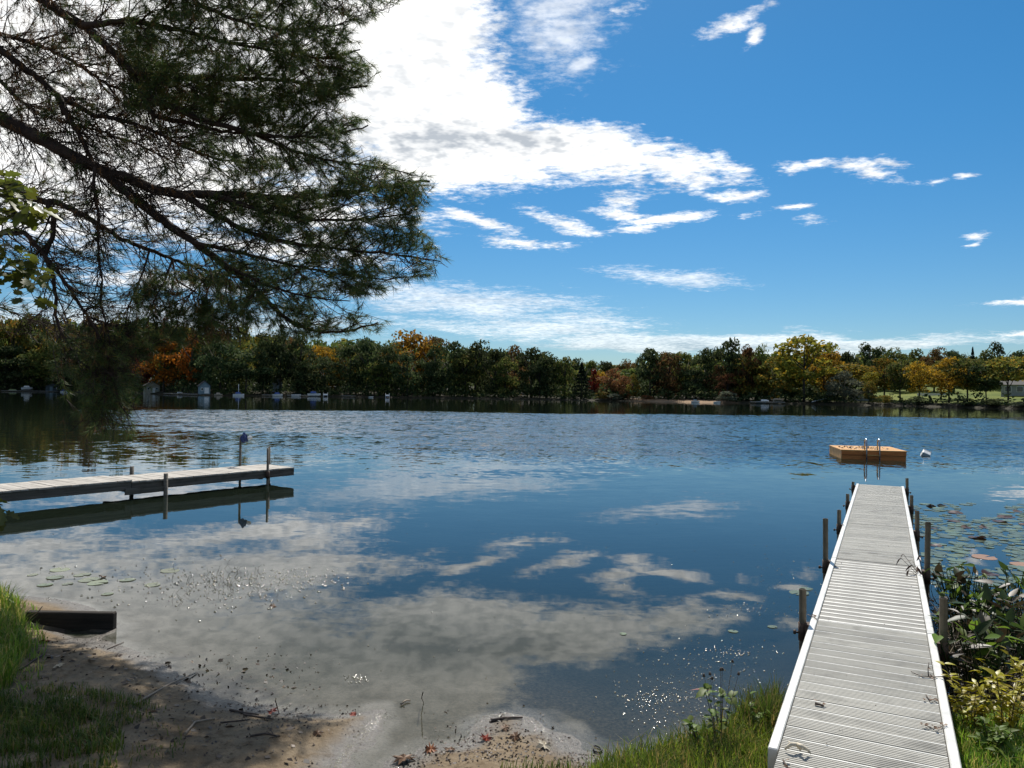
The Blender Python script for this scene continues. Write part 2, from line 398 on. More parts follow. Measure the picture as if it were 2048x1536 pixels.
M['darksiding'] = simple('dark_siding', (0.06, 0.075, 0.08), 0.7, 0, 0.15, 1)
M['roof'] = simple('shingle', (0.07, 0.065, 0.06), 0.85, 0, 0.25, 3)
M['glass'] = simple('dark_glass', (0.02, 0.025, 0.03), 0.08, 0, 0.1, 1, 0, 0.8)
M['tan'] = simple('tan_hull', (0.42, 0.34, 0.25), 0.5, 0, 0.15, 2)
M['greenmat'] = simple('green_cover', (0.20, 0.24, 0.10), 0.7, 0, 0.2, 2)
M['shell'] = simple('pale_shell', (0.55, 0.48, 0.36), 0.6, 0, 0.25, 30, 0.003)
M['rope'] = simple('black_rope', (0.012, 0.012, 0.012), 0.6, 0, 0.2, 40)

# water: clear at the edge, mirror calm near, wind-ruffled farther out
t = NT('lake_water')
po = t.pos()
sp = t.n('ShaderNodeSeparateXYZ'); t.l(po, sp.inputs[0]); px_, py_, pz_ = sp.outputs
w1 = t.noise(t.mapped(po, (0.045, 0.09, 1)), 1.0, 4, 0.6)
yw = t.math('MULTIPLY_ADD', t.math('SUBTRACT', w1, 0.5), 26.0, py_)
ratio = t.math('DIVIDE', px_, t.math('MAXIMUM', py_, 1.0))
near = t.smooth(yw, 19.0, 33.0)
far = t.smooth(yw, 74.0, 92.0, 1.0, 0.0)
left = t.smooth(t.math('MULTIPLY_ADD', t.math('SUBTRACT', w1, 0.5), 0.3, ratio), -0.62, -0.36)
leftcalm = t.math('MULTIPLY', t.smooth(ratio, -0.30, 0.02, 1.0, 0.0), t.smooth(yw, 34.0, 52.0, 1.0, 0.0))
wind = t.math('MULTIPLY', t.math('MULTIPLY', near, far), t.math('MULTIPLY', left, t.math('MULTIPLY_ADD', leftcalm, -0.80, 1.0)))
gust = t.noise(t.mapped(po, (0.10, 0.32, 1)), 1.0, 5, 0.65)
wind = t.math('MULTIPLY', wind, t.smooth(gust, 0.22, 0.72, 0.35, 1.25))
def slope(scale, rot, detail, amp):
    """surface slope of a wave field (x, y) read straight from noise, so that it holds at any distance"""
    n = t.n('ShaderNodeTexNoise'); t.l(t.mapped(po, scale, (0, 0, rot)), n.inputs['Vector'])
    n.inputs['Scale'].default_value = 1.0; n.inputs['Detail'].default_value = detail; n.inputs['Roughness'].default_value = 0.62
    v = t.n('ShaderNodeVectorMath', operation='SUBTRACT'); t.l(n.outputs['Color'], v.inputs[0]); v.inputs[1].default_value = (0.5, 0.5, 0.5)
    m = t.n('ShaderNodeVectorMath', operation='SCALE'); t.l(v.outputs[0], m.inputs[0]); t.put(m.inputs['Scale'], amp)
    return m.outputs[0]
def vadd(a, b):
    n = t.n('ShaderNodeVectorMath', operation='ADD'); t.l(a, n.inputs[0]); t.l(b, n.inputs[1]); return n.outputs[0]
near_amp = t.smooth(py_, 8.0, 30.0, 0.008, 0.050)
sl = vadd(vadd(slope((1.3, 0.62, 1), rad(9), 3, t.math('MULTIPLY', wind, 0.42)), slope((3.4, 4.6, 1), rad(-6), 2, t.math('MULTIPLY', wind, 0.70))), slope((1.6, 3.0, 1), rad(-10), 2, near_amp))
sl = vadd(sl, slope((0.25, 0.5, 1), 0.0, 2, 0.014))
fl_ = t.n('ShaderNodeVectorMath', operation='MULTIPLY'); t.l(sl, fl_.inputs[0]); fl_.inputs[1].default_value = (0.6, 1.0, 0.0)
ad_ = t.n('ShaderNodeVectorMath', operation='ADD'); t.l(fl_.outputs[0], ad_.inputs[0]); bz_ = t.n('ShaderNodeCombineXYZ'); t.l(t.math('MULTIPLY', wind, -0.075), bz_.inputs[1]); bz_.inputs[2].default_value = 1.0; t.l(bz_.outputs[0], ad_.inputs[1])   # breeze blows towards the near shore
no_ = t.n('ShaderNodeVectorMath', operation='NORMALIZE'); t.l(ad_.outputs[0], no_.inputs[0]); nrm = no_.outputs[0]
fr = t.n('ShaderNodeFresnel'); fr.inputs['IOR'].default_value = 1.33; t.l(nrm, fr.inputs['Normal'])
gl = t.n('ShaderNodeBsdfGlossy'); t.l(nrm, gl.inputs['Normal']); gl.inputs['Roughness'].default_value = 0.015
gl.inputs['Color'].default_value = (0.94, 0.95, 0.96, 1)
tb_ = t.n('ShaderNodeBsdfTransparent'); mk_ = t.n('ShaderNodeBsdfDiffuse'); mk_.inputs['Color'].default_value = (0.062, 0.090, 0.060, 1)
tr = t.n('ShaderNodeMixShader'); tr.inputs[0].default_value = 0.16; t.l(tb_.outputs[0], tr.inputs[1]); t.l(mk_.outputs[0], tr.inputs[2])   # fine silt in the water
mx = t.n('ShaderNodeMixShader'); t.l(fr.outputs[0], mx.inputs[0]); t.l(tr.outputs[0], mx.inputs[1]); t.l(gl.outputs[0], mx.inputs[2])
t.l(mx.outputs[0], t.out.inputs['Surface'])
va = t.n('ShaderNodeVolumeAbsorption'); va.inputs['Color'].default_value = (0.45, 0.60, 0.50, 1); va.inputs['Density'].default_value = 2.2
t.l(va.outputs[0], t.out.inputs['Volume'])
M['water'] = t.m

# shore: dry sand, dark wet sand at the edge, silt under water
t = NT('shore_sand')
po = t.pos(); sp = t.n('ShaderNodeSeparateXYZ'); t.l(po, sp.inputs[0]); zz = sp.outputs[2]
n1 = t.noise(po, 2.2, 6, 0.6); n2 = t.noise(po, 38.0, 4, 0.7); n3 = t.noise(po, 240.0, 2, 0.6); n4 = t.noise(po, 9.0, 5, 0.65)
c = t.mix(t.smooth(n1, 0.3, 0.7), (0.145, 0.105, 0.064), (0.25, 0.195, 0.13))
c = t.mix(t.smooth(n4, 0.52, 0.68, 0, 0.75), c, (0.10, 0.068, 0.038))
c = t.mix(t.smooth(n2, 0.55, 0.72, 0, 0.7), c, (0.055, 0.038, 0.022))
c = t.mix(t.smooth(n2, 0.28, 0.38, 0.45, 0), c, (0.42, 0.35, 0.25))
zn = t.math('MULTIPLY_ADD', t.math('SUBTRACT', n4, 0.5), 0.03, zz)
wet = t.smooth(zn, 0.012, 0.045, 1.0, 0.0)
wetc = t.mix(t.smooth(n2, 0.35, 0.7), (0.045, 0.036, 0.026), (0.10, 0.082, 0.060))
c = t.mix(wet, c, wetc)
bed = t.smooth(zz, -0.10, -0.005, 1.0, 0.0)
bedn = t.noise(t.mapped(po, (1.2, 1.8, 1)), 1.0, 6, 0.65)
c = t.mix(bed, c, t.mix(t.smooth(bedn, 0.35, 0.65), (0.012, 0.0105, 0.008), (0.036, 0.030, 0.022)))
rough = t.math('MULTIPLY_ADD', wet, -0.52, 0.92)
bh = t.math('ADD', t.math('MULTIPLY', n2, 0.010), t.math('ADD', t.math('MULTIPLY', n3, 0.0035), t.math('MULTIPLY', n4, 0.02)))
dry_ = t.smooth(zz, -0.012, -0.002)      # under water sand has no sheen
M['sand'] = t.done(t.principled(c, rough, 0, t.math('MULTIPLY', dry_, t.math('MULTIPLY_ADD', wet, 0.45, 0.12)), t.bump(bh, 1.0, 1.0)))

# far bank: soil, lawn to the right
t = NT('far_bank')
po = t.pos(); sp = t.n('ShaderNodeSeparateXYZ'); t.l(po, sp.inputs[0])
n1 = t.noise(po, 0.12, 5, 0.6); n2 = t.noise(po, 1.3, 4, 0.6)
soil = t.mix(t.smooth(n2, 0.35, 0.65), (0.018, 0.016, 0.009), (0.045, 0.038, 0.02))
lawn = t.mix(t.smooth(n1, 0.35, 0.65), (0.07, 0.10, 0.014), (0.14, 0.16, 0.025))
lw = t.math('MULTIPLY', t.smooth(sp.outputs[0], 82, 92), t.smooth(t.math('MULTIPLY_ADD', n2, 0.5, sp.outputs[2]), 0.9, 1.4))
c = t.mix(lw, soil, lawn)
beach = t.math('MULTIPLY', t.smooth(t.math('MULTIPLY_ADD', n2, 0.2, sp.outputs[2]), 0.75, 1.0, 1.0, 0.0),
               t.math('MULTIPLY', t.smooth(sp.outputs[0], 36, 41), t.smooth(sp.outputs[0], 62, 66, 1.0, 0.0)))
c = t.mix(beach, c, (0.26, 0.17, 0.10))
M['bank'] = t.done(t.principled(c, 0.9, 0, 0.15, t.bump(n2, 0.2)))

# ------------------------------------------------------------------ near shore heightfield
SHORE_PX = [(-1500, 960), (-900, 990), (-420, 1045), (-130, 1165), (0, 1204), (60, 1214), (150, 1232), (225, 1256), (150, 1284), (235, 1299), (300, 1320),
            (350, 1336), (395, 1360), (430, 1385), (470, 1404), (520, 1419), (600, 1430), (680, 1433), (740, 1421), (775, 1416),
            (750, 1445), (722, 1475), (697, 1505), (668, 1540), (640, 1610), (765, 1620), (778, 1560), (802, 1528), (850, 1496),
            (920, 1482), (945, 1452), (962, 1428), (1020, 1418), (1066, 1434), (1078, 1457), (1120, 1466), (1150, 1490),
            (1200, 1514), (1260, 1518), (1330, 1500), (1400, 1475), (1440, 1455), (1480, 1446), (1530, 1450), (1700, 1450),
            (1880, 1420), (1930, 1404), (2048, 1388), (2500, 1330), (3300, 1240)]
shore = np.array([[P(x, y).x, P(x, y).y] for x, y in SHORE_PX])
poly = np.vstack([shore, [[40, 14], [40, -40], [-40, -40], [-40, 22]]])
def sdf(Xa, Ya):
    """positive on land"""
    pts = np.stack([Xa.ravel(), Ya.ravel()], 1)
    n = len(poly); dmin = np.full(len(pts), 1e9); inside = np.zeros(len(pts), bool)
    for i in range(n):
        a = poly[i]; b = poly[(i + 1) % n]
        ab = b - a; ap = pts - a
        tt = np.clip((ap @ ab) / (ab @ ab + 1e-12), 0, 1)
        dd = np.linalg.norm(ap - tt[:, None] * ab, axis=1)
        if i < len(shore) - 1 or i in (len(shore) - 1, n - 1): dmin = np.minimum(dmin, dd)
        cond = ((a[1] > pts[:, 1]) != (b[1] > pts[:, 1]))
        with np.errstate(divide='ignore', invalid='ignore'):
            xi = (b[0] - a[0]) * (pts[:, 1] - a[1]) / (b[1] - a[1]) + a[0]
        inside ^= cond & (pts[:, 0] < xi)
    return np.where(inside, dmin, -dmin).reshape(Xa.shape)
_K = rng.normal(size=(40, 2)); _K = unit(_K) * (rng.uniform(1.2, 30, 40)[:, None]); _PH = rng.uniform(0, 6.28, 40)
def rough_noise(Xa, Ya):
    o = np.zeros_like(Xa)
    for k, ph in zip(_K, _PH):
        o += np.sin(k[0] * Xa + k[1] * Ya + ph) * (1.6 / (2.0 + np.hypot(*k)))
    return o / 3.0
TD = P(60, 1264)
def ground_z(Xa, Ya):
    Xa = np.asarray(Xa, float); Ya = np.asarray(Ya, float)
    s = sdf(Xa, Ya) + rough_noise(Xa * 1.0, Ya * 1.0) * 0.05
    land = 0.16 * np.minimum(s, 0.4) + 0.085 * np.clip(s - 0.4, 0, 2.6) + 0.15 * np.clip(s - 3, 0, 6) * 0.6
    sea = np.where(s > -2, 0.055 * s, -0.11 + 0.13 * (s + 2)); sea = np.maximum(sea, -2.6)
    z = np.where(s > 0, land, sea)
    z = z + rough_noise(Xa * 1.7 + 5, Ya * 1.7) * np.clip(0.5 + s, 0.15, 1) * 0.032
    z = z - 0.10 * np.exp(-(((Xa - TD.x) / 0.55) ** 4 + ((Ya - TD.y) / 0.20) ** 2)) * (0.085 + z > 0.085)
    z = z + 0.16 * np.exp(-(((Xa + 5.2) / 0.75) ** 2 + ((Ya - 6.9) / 0.9) ** 2))
    return z
def gz(x, y): return float(ground_z(np.array([[x]]), np.array([[y]]))[0, 0])
def axis(lo, a, b, hi, step, n):
    """fine between a and b, widening outward"""
    mid = np.arange(a, b, step)
    l = a - np.geomspace(step, a - lo, n)[::-1]; r = b + np.geomspace(step, hi - b, n)
    return np.concatenate([l, mid, r])
ax = axis(-700, -6.2, 4.6, 700, 0.045, 40); ay = axis(-45, 3.6, 9.6, 900, 0.045, 40)
GX, GY = np.meshgrid(ax, ay)
GZ = ground_z(GX, GY)
nx, ny = len(ax), len(ay)
idx = np.arange(nx * ny).reshape(ny, nx)
quads = np.stack([idx[:-1, :-1], idx[:-1, 1:], idx[1:, 1:], idx[1:, :-1]], -1).reshape(-1, 4)
g = inst('ground', raw_mesh('ground', np.stack([GX, GY, GZ], -1).reshape(-1, 3), quads, M['sand'], True))
tag(g, kind='structure')

lake = MB(); lake.add([(-1500, -45, 0), (1500, -45, 0), (1500, 1500, 0), (-1500, 1500, 0)], [(0, 1, 2, 3)])
tag(lake.build('lake', M['water']), kind='structure')

# ------------------------------------------------------------------ far shore terrain
SH = [(0, 783), (100, 784), (200, 786), (300, 788), (400, 791), (620, 793), (850, 796), (1050, 799), (1250, 802), (1420, 805.5), (1600, 808), (1800, 812), (2048, 818)]
sh_pts = [P(x, y) for x, y in SH]
sh_az = [math.degrees(math.atan2(p.x, p.y)) for p in sh_pts]; sh_r = [math.hypot(p.x, p.y) for p in sh_pts]
A_ = [-88, -70, -55, -42] + sh_az + [42, 55, 70, 88]; R_ = [60, 150, 270, 400] + sh_r + [170, 130, 90, 50]
def shore_r(azd): return float(np.interp(azd, A_, R_))
def slope_at(azd): return float(np.interp(azd, [-40, -15, 0, 20, 28, 40], [0.10, 0.06, 0.03, 0.05, 0.085, 0.085]))
def far_z(azd, o):
    if o < 0: return o * 0.12
    s = slope_at(azd)
    return min(o, 1.5) * 0.22 + s * min(max(o - 1.5, 0), 60) + 0.03 * max(o - 61.5, 0) - 0.02 * max(o - 200, 0)
offs = [-40, -15, -5, -1.5, 0, 0.7, 1.5, 3, 6, 10, 16, 25, 40, 60, 90, 140, 220, 400, 900, 2000]
azs = np.linspace(-88, 88, 240)
V = []
for a in azs:
    r0 = shore_r(a) + 1.2 * math.sin(a * 2.1) * (0.5 + 0.5 * math.sin(a * 0.7))
    for o in offs:
        r = r0 + o
        V.append((r * math.sin(rad(a)), r * math.cos(rad(a)), far_z(a, o) + (0.12 * math.sin(a * 5.3 + o) if o > 2 else 0)))
no = len(offs); I = np.arange(len(V)).reshape(len(azs), no)
Q = np.stack([I[:-1, :-1], I[:-1, 1:], I[1:, 1:], I[1:, :-1]], -1).reshape(-1, 4)
fb = inst('far_bank', raw_mesh('far_bank', np.array(V), Q, M['bank'], True)); tag(fb, kind='structure')
def far_pt(x, o):
    """ground point seen under photo column x, o metres behind the far shoreline"""
    v = ray(x, 790); a = math.degrees(math.atan2(v.x, v.y)); r = shore_r(a) + o
    return Vector((r * math.sin(rad(a)), r * math.cos(rad(a)), far_z(a, o)))

# ------------------------------------------------------------------ far trees
def leaf_cloud(pos, nor, size, r):
    """one irregular four-cornered leaf clump per position"""
    n = len(pos)
    nor = unit(nor + r.normal(size=(n, 3)) * 0.75)
    t1 = unit(np.cross(nor, r.normal(size=(n, 3)))); t2 = np.cross(nor, t1)
    s = size * r.uniform(0.55, 1.35, (n, 1))
    a = r.uniform(0.5, 1.1, (n, 4, 1))
    c = np.stack([pos + t1 * s * a[:, 0], pos + t2 * s * 0.7 * a[:, 1], pos - t1 * s * a[:, 2], pos - t2 * s * 0.7 * a[:, 3]], 1)
    f = np.arange(n * 4).reshape(n, 4)
    return c.reshape(-1, 3), f
def crown(seed, style, nleaf=2300, leaf=0.034):
    r = np.random.default_rng(seed)
    if style == 'conifer':
        h = r.uniform(0, 1, nleaf) ** 0.85
        tier = np.floor(h * 11) / 11; hh = tier + (h - tier) * 0.75
        a = r.uniform(0, 6.28, nleaf)
        rr = (1 - hh) * 0.5 * (0.55 + 0.45 * np.sqrt(r.uniform(0, 1, nleaf))) * (0.8 + 0.25 * np.sin(a * 5 + tier * 40))
        pos = np.stack([rr * np.cos(a), rr * np.sin(a), hh * 0.94 + 0.05 - rr * 0.12], 1)
        nor = np.stack([np.cos(a) * 0.5, np.sin(a) * 0.5, np.ones(nleaf)], 1)
        return leaf_cloud(pos, nor, leaf, r)
    if style == 'round': k, R, zc, zs, low = 26, 0.155, 0.52, 0.42, 0.02
    elif style == 'tall': k, R, zc, zs, low = 28, 0.13, 0.54, 0.44, 0.02
    elif style == 'dome': k, R, zc, zs, low = 20, 0.17, 0.58, 0.34, 0.2
    else: k, R, zc, zs, low = 16, 0.19, 0.45, 0.42, 0.0            # bush
    c = unit(r.normal(size=(k, 3))) * (r.uniform(0.25, 1, (k, 1)) ** 0.5)
    c = c * np.array([0.36, 0.36, zs]) + np.array([0, 0, zc])
    c[0] = (0.02, 0, 1 - R * 0.9); c[1] = (-0.06, 0.03, 0.8)
    if style == 'dome': c[:, 2] = np.maximum(c[:, 2], 0.42)
    li = r.integers(0, k, nleaf)
    d = unit(r.normal(size=(nleaf, 3))); d[:, 2] = np.where(d[:, 2] < -0.2, -d[:, 2] * 0.7, d[:, 2]); d = unit(d)
    rad_ = R * r.uniform(0.7, 1.3, k)[li][:, None]
    sc_ = 0.55 + 0.5 * r.uniform(0, 1, (nleaf, 1)) ** 0.6
    pos = c[li] + d * rad_ * sc_ * np.array([1.15, 1.15, 0.85])
    ok = pos[:, 2] > low * 0.5
    return leaf_cloud(pos[ok], d[ok], leaf, r)
CR = {}
for st, n in (('round', 5), ('tall', 4), ('dome', 4), ('bush', 3), ('conifer', 2)):
    CR[st] = []
    for i in range(n):
        v, f = crown(100 + 13 * i + len(st), st, 2500 if st != 'bush' else 1200, 0.032 if st != 'bush' else 0.05)
        CR[st].append(raw_mesh('crown', v, f, M['dark']))
def trunk_mesh(seed, forks):
    r = random.Random(seed); b = MB()
    b.tube([(0, 0, -0.03), (0.006, 0, 0.12), (-0.004, 0.004, 0.35), (0.008, 0, 0.62), (0.0, 0, 0.86)], [0.022, 0.018, 0.015, 0.010, 0.003], 6)
    for k in range(forks):
        a = r.uniform(0, 6.28); z0 = r.uniform(0.2, 0.55); L = r.uniform(0.2, 0.36)
        b.tube([(0, 0, z0), (0.35 * L * math.cos(a), 0.35 * L * math.sin(a), z0 + 0.10), (0.9 * L * math.cos(a), 0.9 * L * math.sin(a), z0 + 0.32)], [0.011, 0.008, 0.003], 5)
    return b.mesh('trunk', M['bark'])
TR = [trunk_mesh(i, 6) for i in range(4)]
tcount = 0
def tree(x, ytop, wpx, off, col, style, label, group=None, name='tree', lift=0.0):
    global tcount
    tcount += 1
    b = far_pt(x, off)
    top = PY(x, ytop, b.y)
    h = max(top.z - b.z, 1.0); w = wpx * b.y / FP
    root = thing(name, label, 'bush' if name == 'shore_bush' else 'tree', b, 0, group)
    rz = random.uniform(0, 6.28)
    crs = CR[style]
    z0 = lift * h
    inst('crown', crs[tcount % len(crs)], root, (0, 0, z0), (0, 0, rz), (w * 1.36, w * 1.36, (h - z0) * random.uniform(0.99, 1.02)), M[col])
    inst('trunk', TR[tcount % 4], root, (0, 0, 0), (0, 0, rz), (h * 1.0 if h < 3 * w else 2.4 * w, h * 1.0 if h < 3 * w else 2.4 * w, h))
    return root
G_BACK = 'trees rising behind the front row of the far shore'
G_DARK = 'dark trees in the solid wall of woods at the water'
G_LEFT = 'mixed green trees behind the hanging pine branch'
L_DARK = 'dark green broadleaf tree in the dense wall of trees along the central far shore'
L_LEFT = 'olive green tree on the far left shore seen through the hanging pine twigs'
L_BACK = 'plain green tree rising behind the front row of trees on the far shore'
TREES = [
    # notable trees
    (327, 677, 92, 9, 'orange', 'round', 'bright orange rounded maple standing above the cream cottage on the far shore'),
    (288, 692, 44, 12, 'red', 'tall', 'narrow red tree touching the left side of the bright orange maple'),
    (382, 668, 52, 20, 'orange', 'tall', 'tall orange gold tree just right of and behind the bright orange maple'),
    (828, 664, 112, 30, 'gold', 'round', 'large golden yellow tree top rising above the dark trees left of centre'),
    (645, 688, 62, 26, 'gold', 'round', 'dull gold tree under the lowest tip of the pine branch'),
    (690, 690, 50, 30, 'olive', 'round', 'tan olive tree between the dull gold tree and the large golden one'),
    (492, 704, 96, 7, 'dark', 'dome', 'low wide dark dome shaped tree above the boat with the white pole'),
    (1028, 694, 66, 22, 'brown', 'round', 'brownish topped tree in the middle of the dark central woods'),
    (1130, 714, 44, 7, 'mid', 'tall', 'slim dark green tree just left of the pointed conifer'),
    (1163, 725, 46, 5, 'conifer', 'conifer', 'pointed conifer standing at the water left of the russet trees'),
    (1187, 738, 22, 16, 'red', 'tall', 'small crimson tree directly right of the pointed conifer'),
    (1200, 742, 30, 22, 'gold', 'round', 'small orange gold tree behind the crimson one'),
    (1222, 738, 62, 12, 'russet', 'round', 'wide russet tree in the low gap of the treeline'),
    (1248, 752, 40, 7, 'russet', 'bush', 'low reddish tree crown at the right side of the russet gap'),
    (1266, 747, 27, 5, 'olive', 'tall', 'narrow yellow green tree standing at the water right of the russet trees'),
    (1608, 670, 122, 6, 'yellow', 'tall', 'tallest spreading yellow green tree with dark forking trunk on the right shore'),
    (1648, 692, 66, 24, 'gold', 'round', 'golden tree showing behind the right side of the tallest yellow green tree'),
    (1548, 716, 78, 10, 'olive', 'round', 'olive tree leaning on the left side of the tallest yellow green tree'),
    (1498, 716, 74, 12, 'olive', 'round', 'olive brown tree above the round grey green shore bush'),
    (1455, 745, 40, 9, 'russet', 'round', 'dull pinkish red tree low among the dark woods right of the beach'),
    (1705, 727, 92, 24, 'yellow', 'dome', 'flat topped yellow green tree behind the pale roof'),
    (1742, 742, 58, 16, 'yellow', 'dome', 'small rounded yellow tree right of the flat topped yellow green tree'),
    (1688, 745, 66, 5, 'greygreen', 'round', 'grey green willow like tree at the water below the flat topped tree'),
    (1738, 762, 26, 4, 'olive', 'tall', 'little pale tree alone in front of the pale roof'),
    (1769, 713, 56, 14, 'yellow', 'round', 'yellow green tree with grey trunks at the left edge of the lawn'),
    (1800, 724, 50, 10, 'mid', 'round', 'dark tree on three thin trunks beside the lawn'),
    (1839, 724, 52, 9, 'gold', 'round', 'round golden tree with dark lower half on the lawn'),
    (1898, 716, 74, 9, 'gold', 'round', 'golden tree with forked leaning trunks in the middle of the lawn'),
    (1882, 722, 50, 20, 'olive', 'round', 'olive tree behind the golden tree with forked trunks'),
    (1935, 714, 70, 11, 'mid', 'round', 'dark green tree right of the golden fork trunk tree'),
    (1972, 728, 60, 10, 'dark', 'round', 'dark spreading tree at the right end of the lawn with thick trunk'),
    (2016, 712, 92, 12, 'olive', 'dome', 'broad olive dome shaped tree at the far right over the lawn'),
    (1994, 686, 50, 60, 'dark', 'round', 'tall dark tree top rising behind the far right olive dome'),
    (1945, 691, 24, 55, 'conifer', 'conifer', 'small dark spired tree top rising behind the lawn trees'),
    (1728, 686, 46, 60, 'dark', 'tall', 'dark twin topped tree behind the flat topped yellow green tree'),
    (1455, 678, 62, 16, 'dark', 'tall', 'highest dark tree of the woods right of the beach gap'),
    (1300, 698, 66, 12, 'dark', 'tall', 'leftmost tall dark tree right of the russet gap'),
]
for x, yt, w in [(908, 681, 66), (950, 683, 66), (990, 694, 54), (1062, 695, 60), (1092, 704, 54), (870, 690, 60), (775, 690, 66), (735, 674, 66), (700, 690, 60), (815, 705, 60),
                 (600, 668, 62), (560, 664, 60), (650, 712, 60), (440, 680, 64), (525, 676, 50), (930, 710, 56), (1010, 712, 56), (1080, 722, 50), (860, 722, 50), (760, 722, 56), (610, 720, 60), (408, 690, 44)]:
    TREES.append((x, yt, w, random.uniform(4, 11) if yt > 700 else random.uniform(9, 18), random.choice(['dark', 'dark', 'dark', 'mid']), random.choice(['round', 'tall', 'round']), L_DARK, G_DARK))
for x, yt, w in [(1338, 700, 50), (1372, 704, 52), (1412, 692, 52), (1492, 692, 44), (1518, 690, 40), (1330, 735, 60), (1390, 738, 60), (1440, 730, 56), (1580, 742, 50)]:
    TREES.append((x, yt, w, random.uniform(8, 20), random.choice(['dark', 'dark', 'brown', 'mid']), random.choice(['round', 'tall']),
                  'dark tree in the woods between the strip of beach and the tallest yellow green tree', 'dark trees above the beach strip'))
for x, yt, w, c in [(-40, 640, 90, 'mid'), (25, 642, 80, 'olive'), (80, 636, 80, 'mid'), (130, 648, 70, 'olive'), (175, 640, 70, 'brown'), (225, 645, 70, 'mid'), (262, 655, 60, 'olive'), (10, 690, 90, 'dark'), (75, 700, 80, 'mid'),
                    (140, 700, 80, 'dark'), (205, 705, 80, 'mid'), (255, 720, 60, 'dark'), (350, 655, 70, 'olive'), (425, 655, 70, 'mid'), (480, 660, 60, 'olive'), (-110, 650, 90, 'mid')]:
    TREES.append((x, yt - (10 if yt < 670 else 0), w, 30 if yt < 670 else 10, c, 'round', L_LEFT, G_LEFT))
for x, yt, w, c in [(1690, 700, 46, 'dark'), (1752, 692, 40, 'dark'), (1790, 697, 50, 'mid'), (1828, 701, 56, 'mid'), (1868, 697, 50, 'brown'), (1905, 699, 46, 'dark'), (2035, 700, 50, 'dark'), (2090, 700, 70, 'mid'), (1970, 702, 50, 'mid'),
                    (1150, 716, 40, 'dark'), (1180, 720, 40, 'mid'), (1215, 722, 46, 'dark'), (1250, 720, 40, 'brown'), (1280, 716, 40, 'dark'), (790, 680, 50, 'mid'), (870, 668, 60, 'brown'), (520, 668, 60, 'olive'), (570, 672, 60, 'brown'), (2150, 705, 90, 'olive')]:
    TREES.append((x, yt, w, random.uniform(42, 70), c, 'round', L_BACK, G_BACK))
ORD = 'first second third fourth fifth sixth seventh eighth ninth tenth eleventh twelfth thirteenth fourteenth fifteenth sixteenth seventeenth eighteenth nineteenth twentieth twenty-first twenty-second twenty-third twenty-fourth'.split()
ROWS = {L_DARK: '%s dark broadleaf tree from the left in the solid central wall of woods', L_LEFT: '%s tree from the left on the far left shore behind the hanging pine branch',
        L_BACK: '%s tree from the left rising behind the front row on the far shore',
        'dark tree in the woods between the strip of beach and the tallest yellow green tree': '%s dark tree from the left above the strip of beach on the right shore'}
for lb_, f_ in ROWS.items():
    ids = sorted((i for i, T in enumerate(TREES) if T[6] == lb_), key=lambda i: TREES[i][0])
    for k, i in enumerate(ids): TREES[i] = TREES[i][:6] + (f_ % ORD[k],) + TREES[i][7:]
for T in TREES:
    g_ = T[7] if len(T) > 7 else None
    lift = 0.12 if (T[0] > 1760 and T[3] < 22) else (0.12 if T[4] == 'yellow' else -0.10)
    tree(*T[:7], group=g_, name='conifer_tree' if T[5] == 'conifer' else 'tree', lift=lift)
BUSH = [(1454, 783, 34, 1.5, 'greygreen', 'rounded grey green bush at the water at the right end of the beach'),
        (1292, 790, 22, 2, 'russet', 'low reddish bush at the left end of the beach'),
        (1228, 787, 26, 2, 'greygreen', 'pale grey bush at the water below the russet tree'),
        (1206, 784, 26, 2, 'olive', 'olive bush at the water between conifer and pale grey bush'),
        (1770, 790, 26, 2, 'olive', 'olive shoreline bush left of the lawn'),
        (1655, 788, 30, 3, 'dark', 'dark shoreline bush under the tallest yellow green tree'),
        (1930, 796, 36, 2, 'dark', 'low dark shoreline bush before the golden fork trunk tree'),
        (1990, 797, 44, 2, 'dark', 'wide dark shoreline bush at the right end of the lawn'),
        (1835, 793, 34, 2, 'dark', 'dark shoreline bush below the round golden tree'),
        (2040, 803, 30, 2, 'greygreen', 'pale stony bush at the far right waterline')]
for x, yt, w, o, c, lb in BUSH:
    tree(x, yt, w, o, c, 'bush', lb, None, 'shore_bush')
# scrub along the foot of the woods
up_, un_ = [], []
for k in range(30000):
    x = random.uniform(-250, 1680) if random.random() < 0.88 else random.uniform(1680, 2300); o = random.uniform(2.0, 34)
    if 1280 < x < 1450 and o < 6: continue
    if any(abs(x - c_) < 14 for c_ in (106, 303, 318, 408)) and o < 12: continue
    if x > 1750 and o > 7: continue
    g0 = far_pt(x, o); hh_ = (1.6 + 1.0 * math.sin(x * 0.11) + 0.7 * math.sin(x * 0.037) + 0.16 * o) * random.random() ** 0.7
    up_.append((g0.x, g0.y, g0.z + max(hh_, 0.05))); un_.append((random.gauss(0, 0.6), random.gauss(0, 0.6), 1.0))
v, f = leaf_cloud(np.array(up_), np.array(un_), 0.62, rng)
tag(inst('undergrowth', raw_mesh('undergrowth', v, f, M['dark'])), kind='stuff')
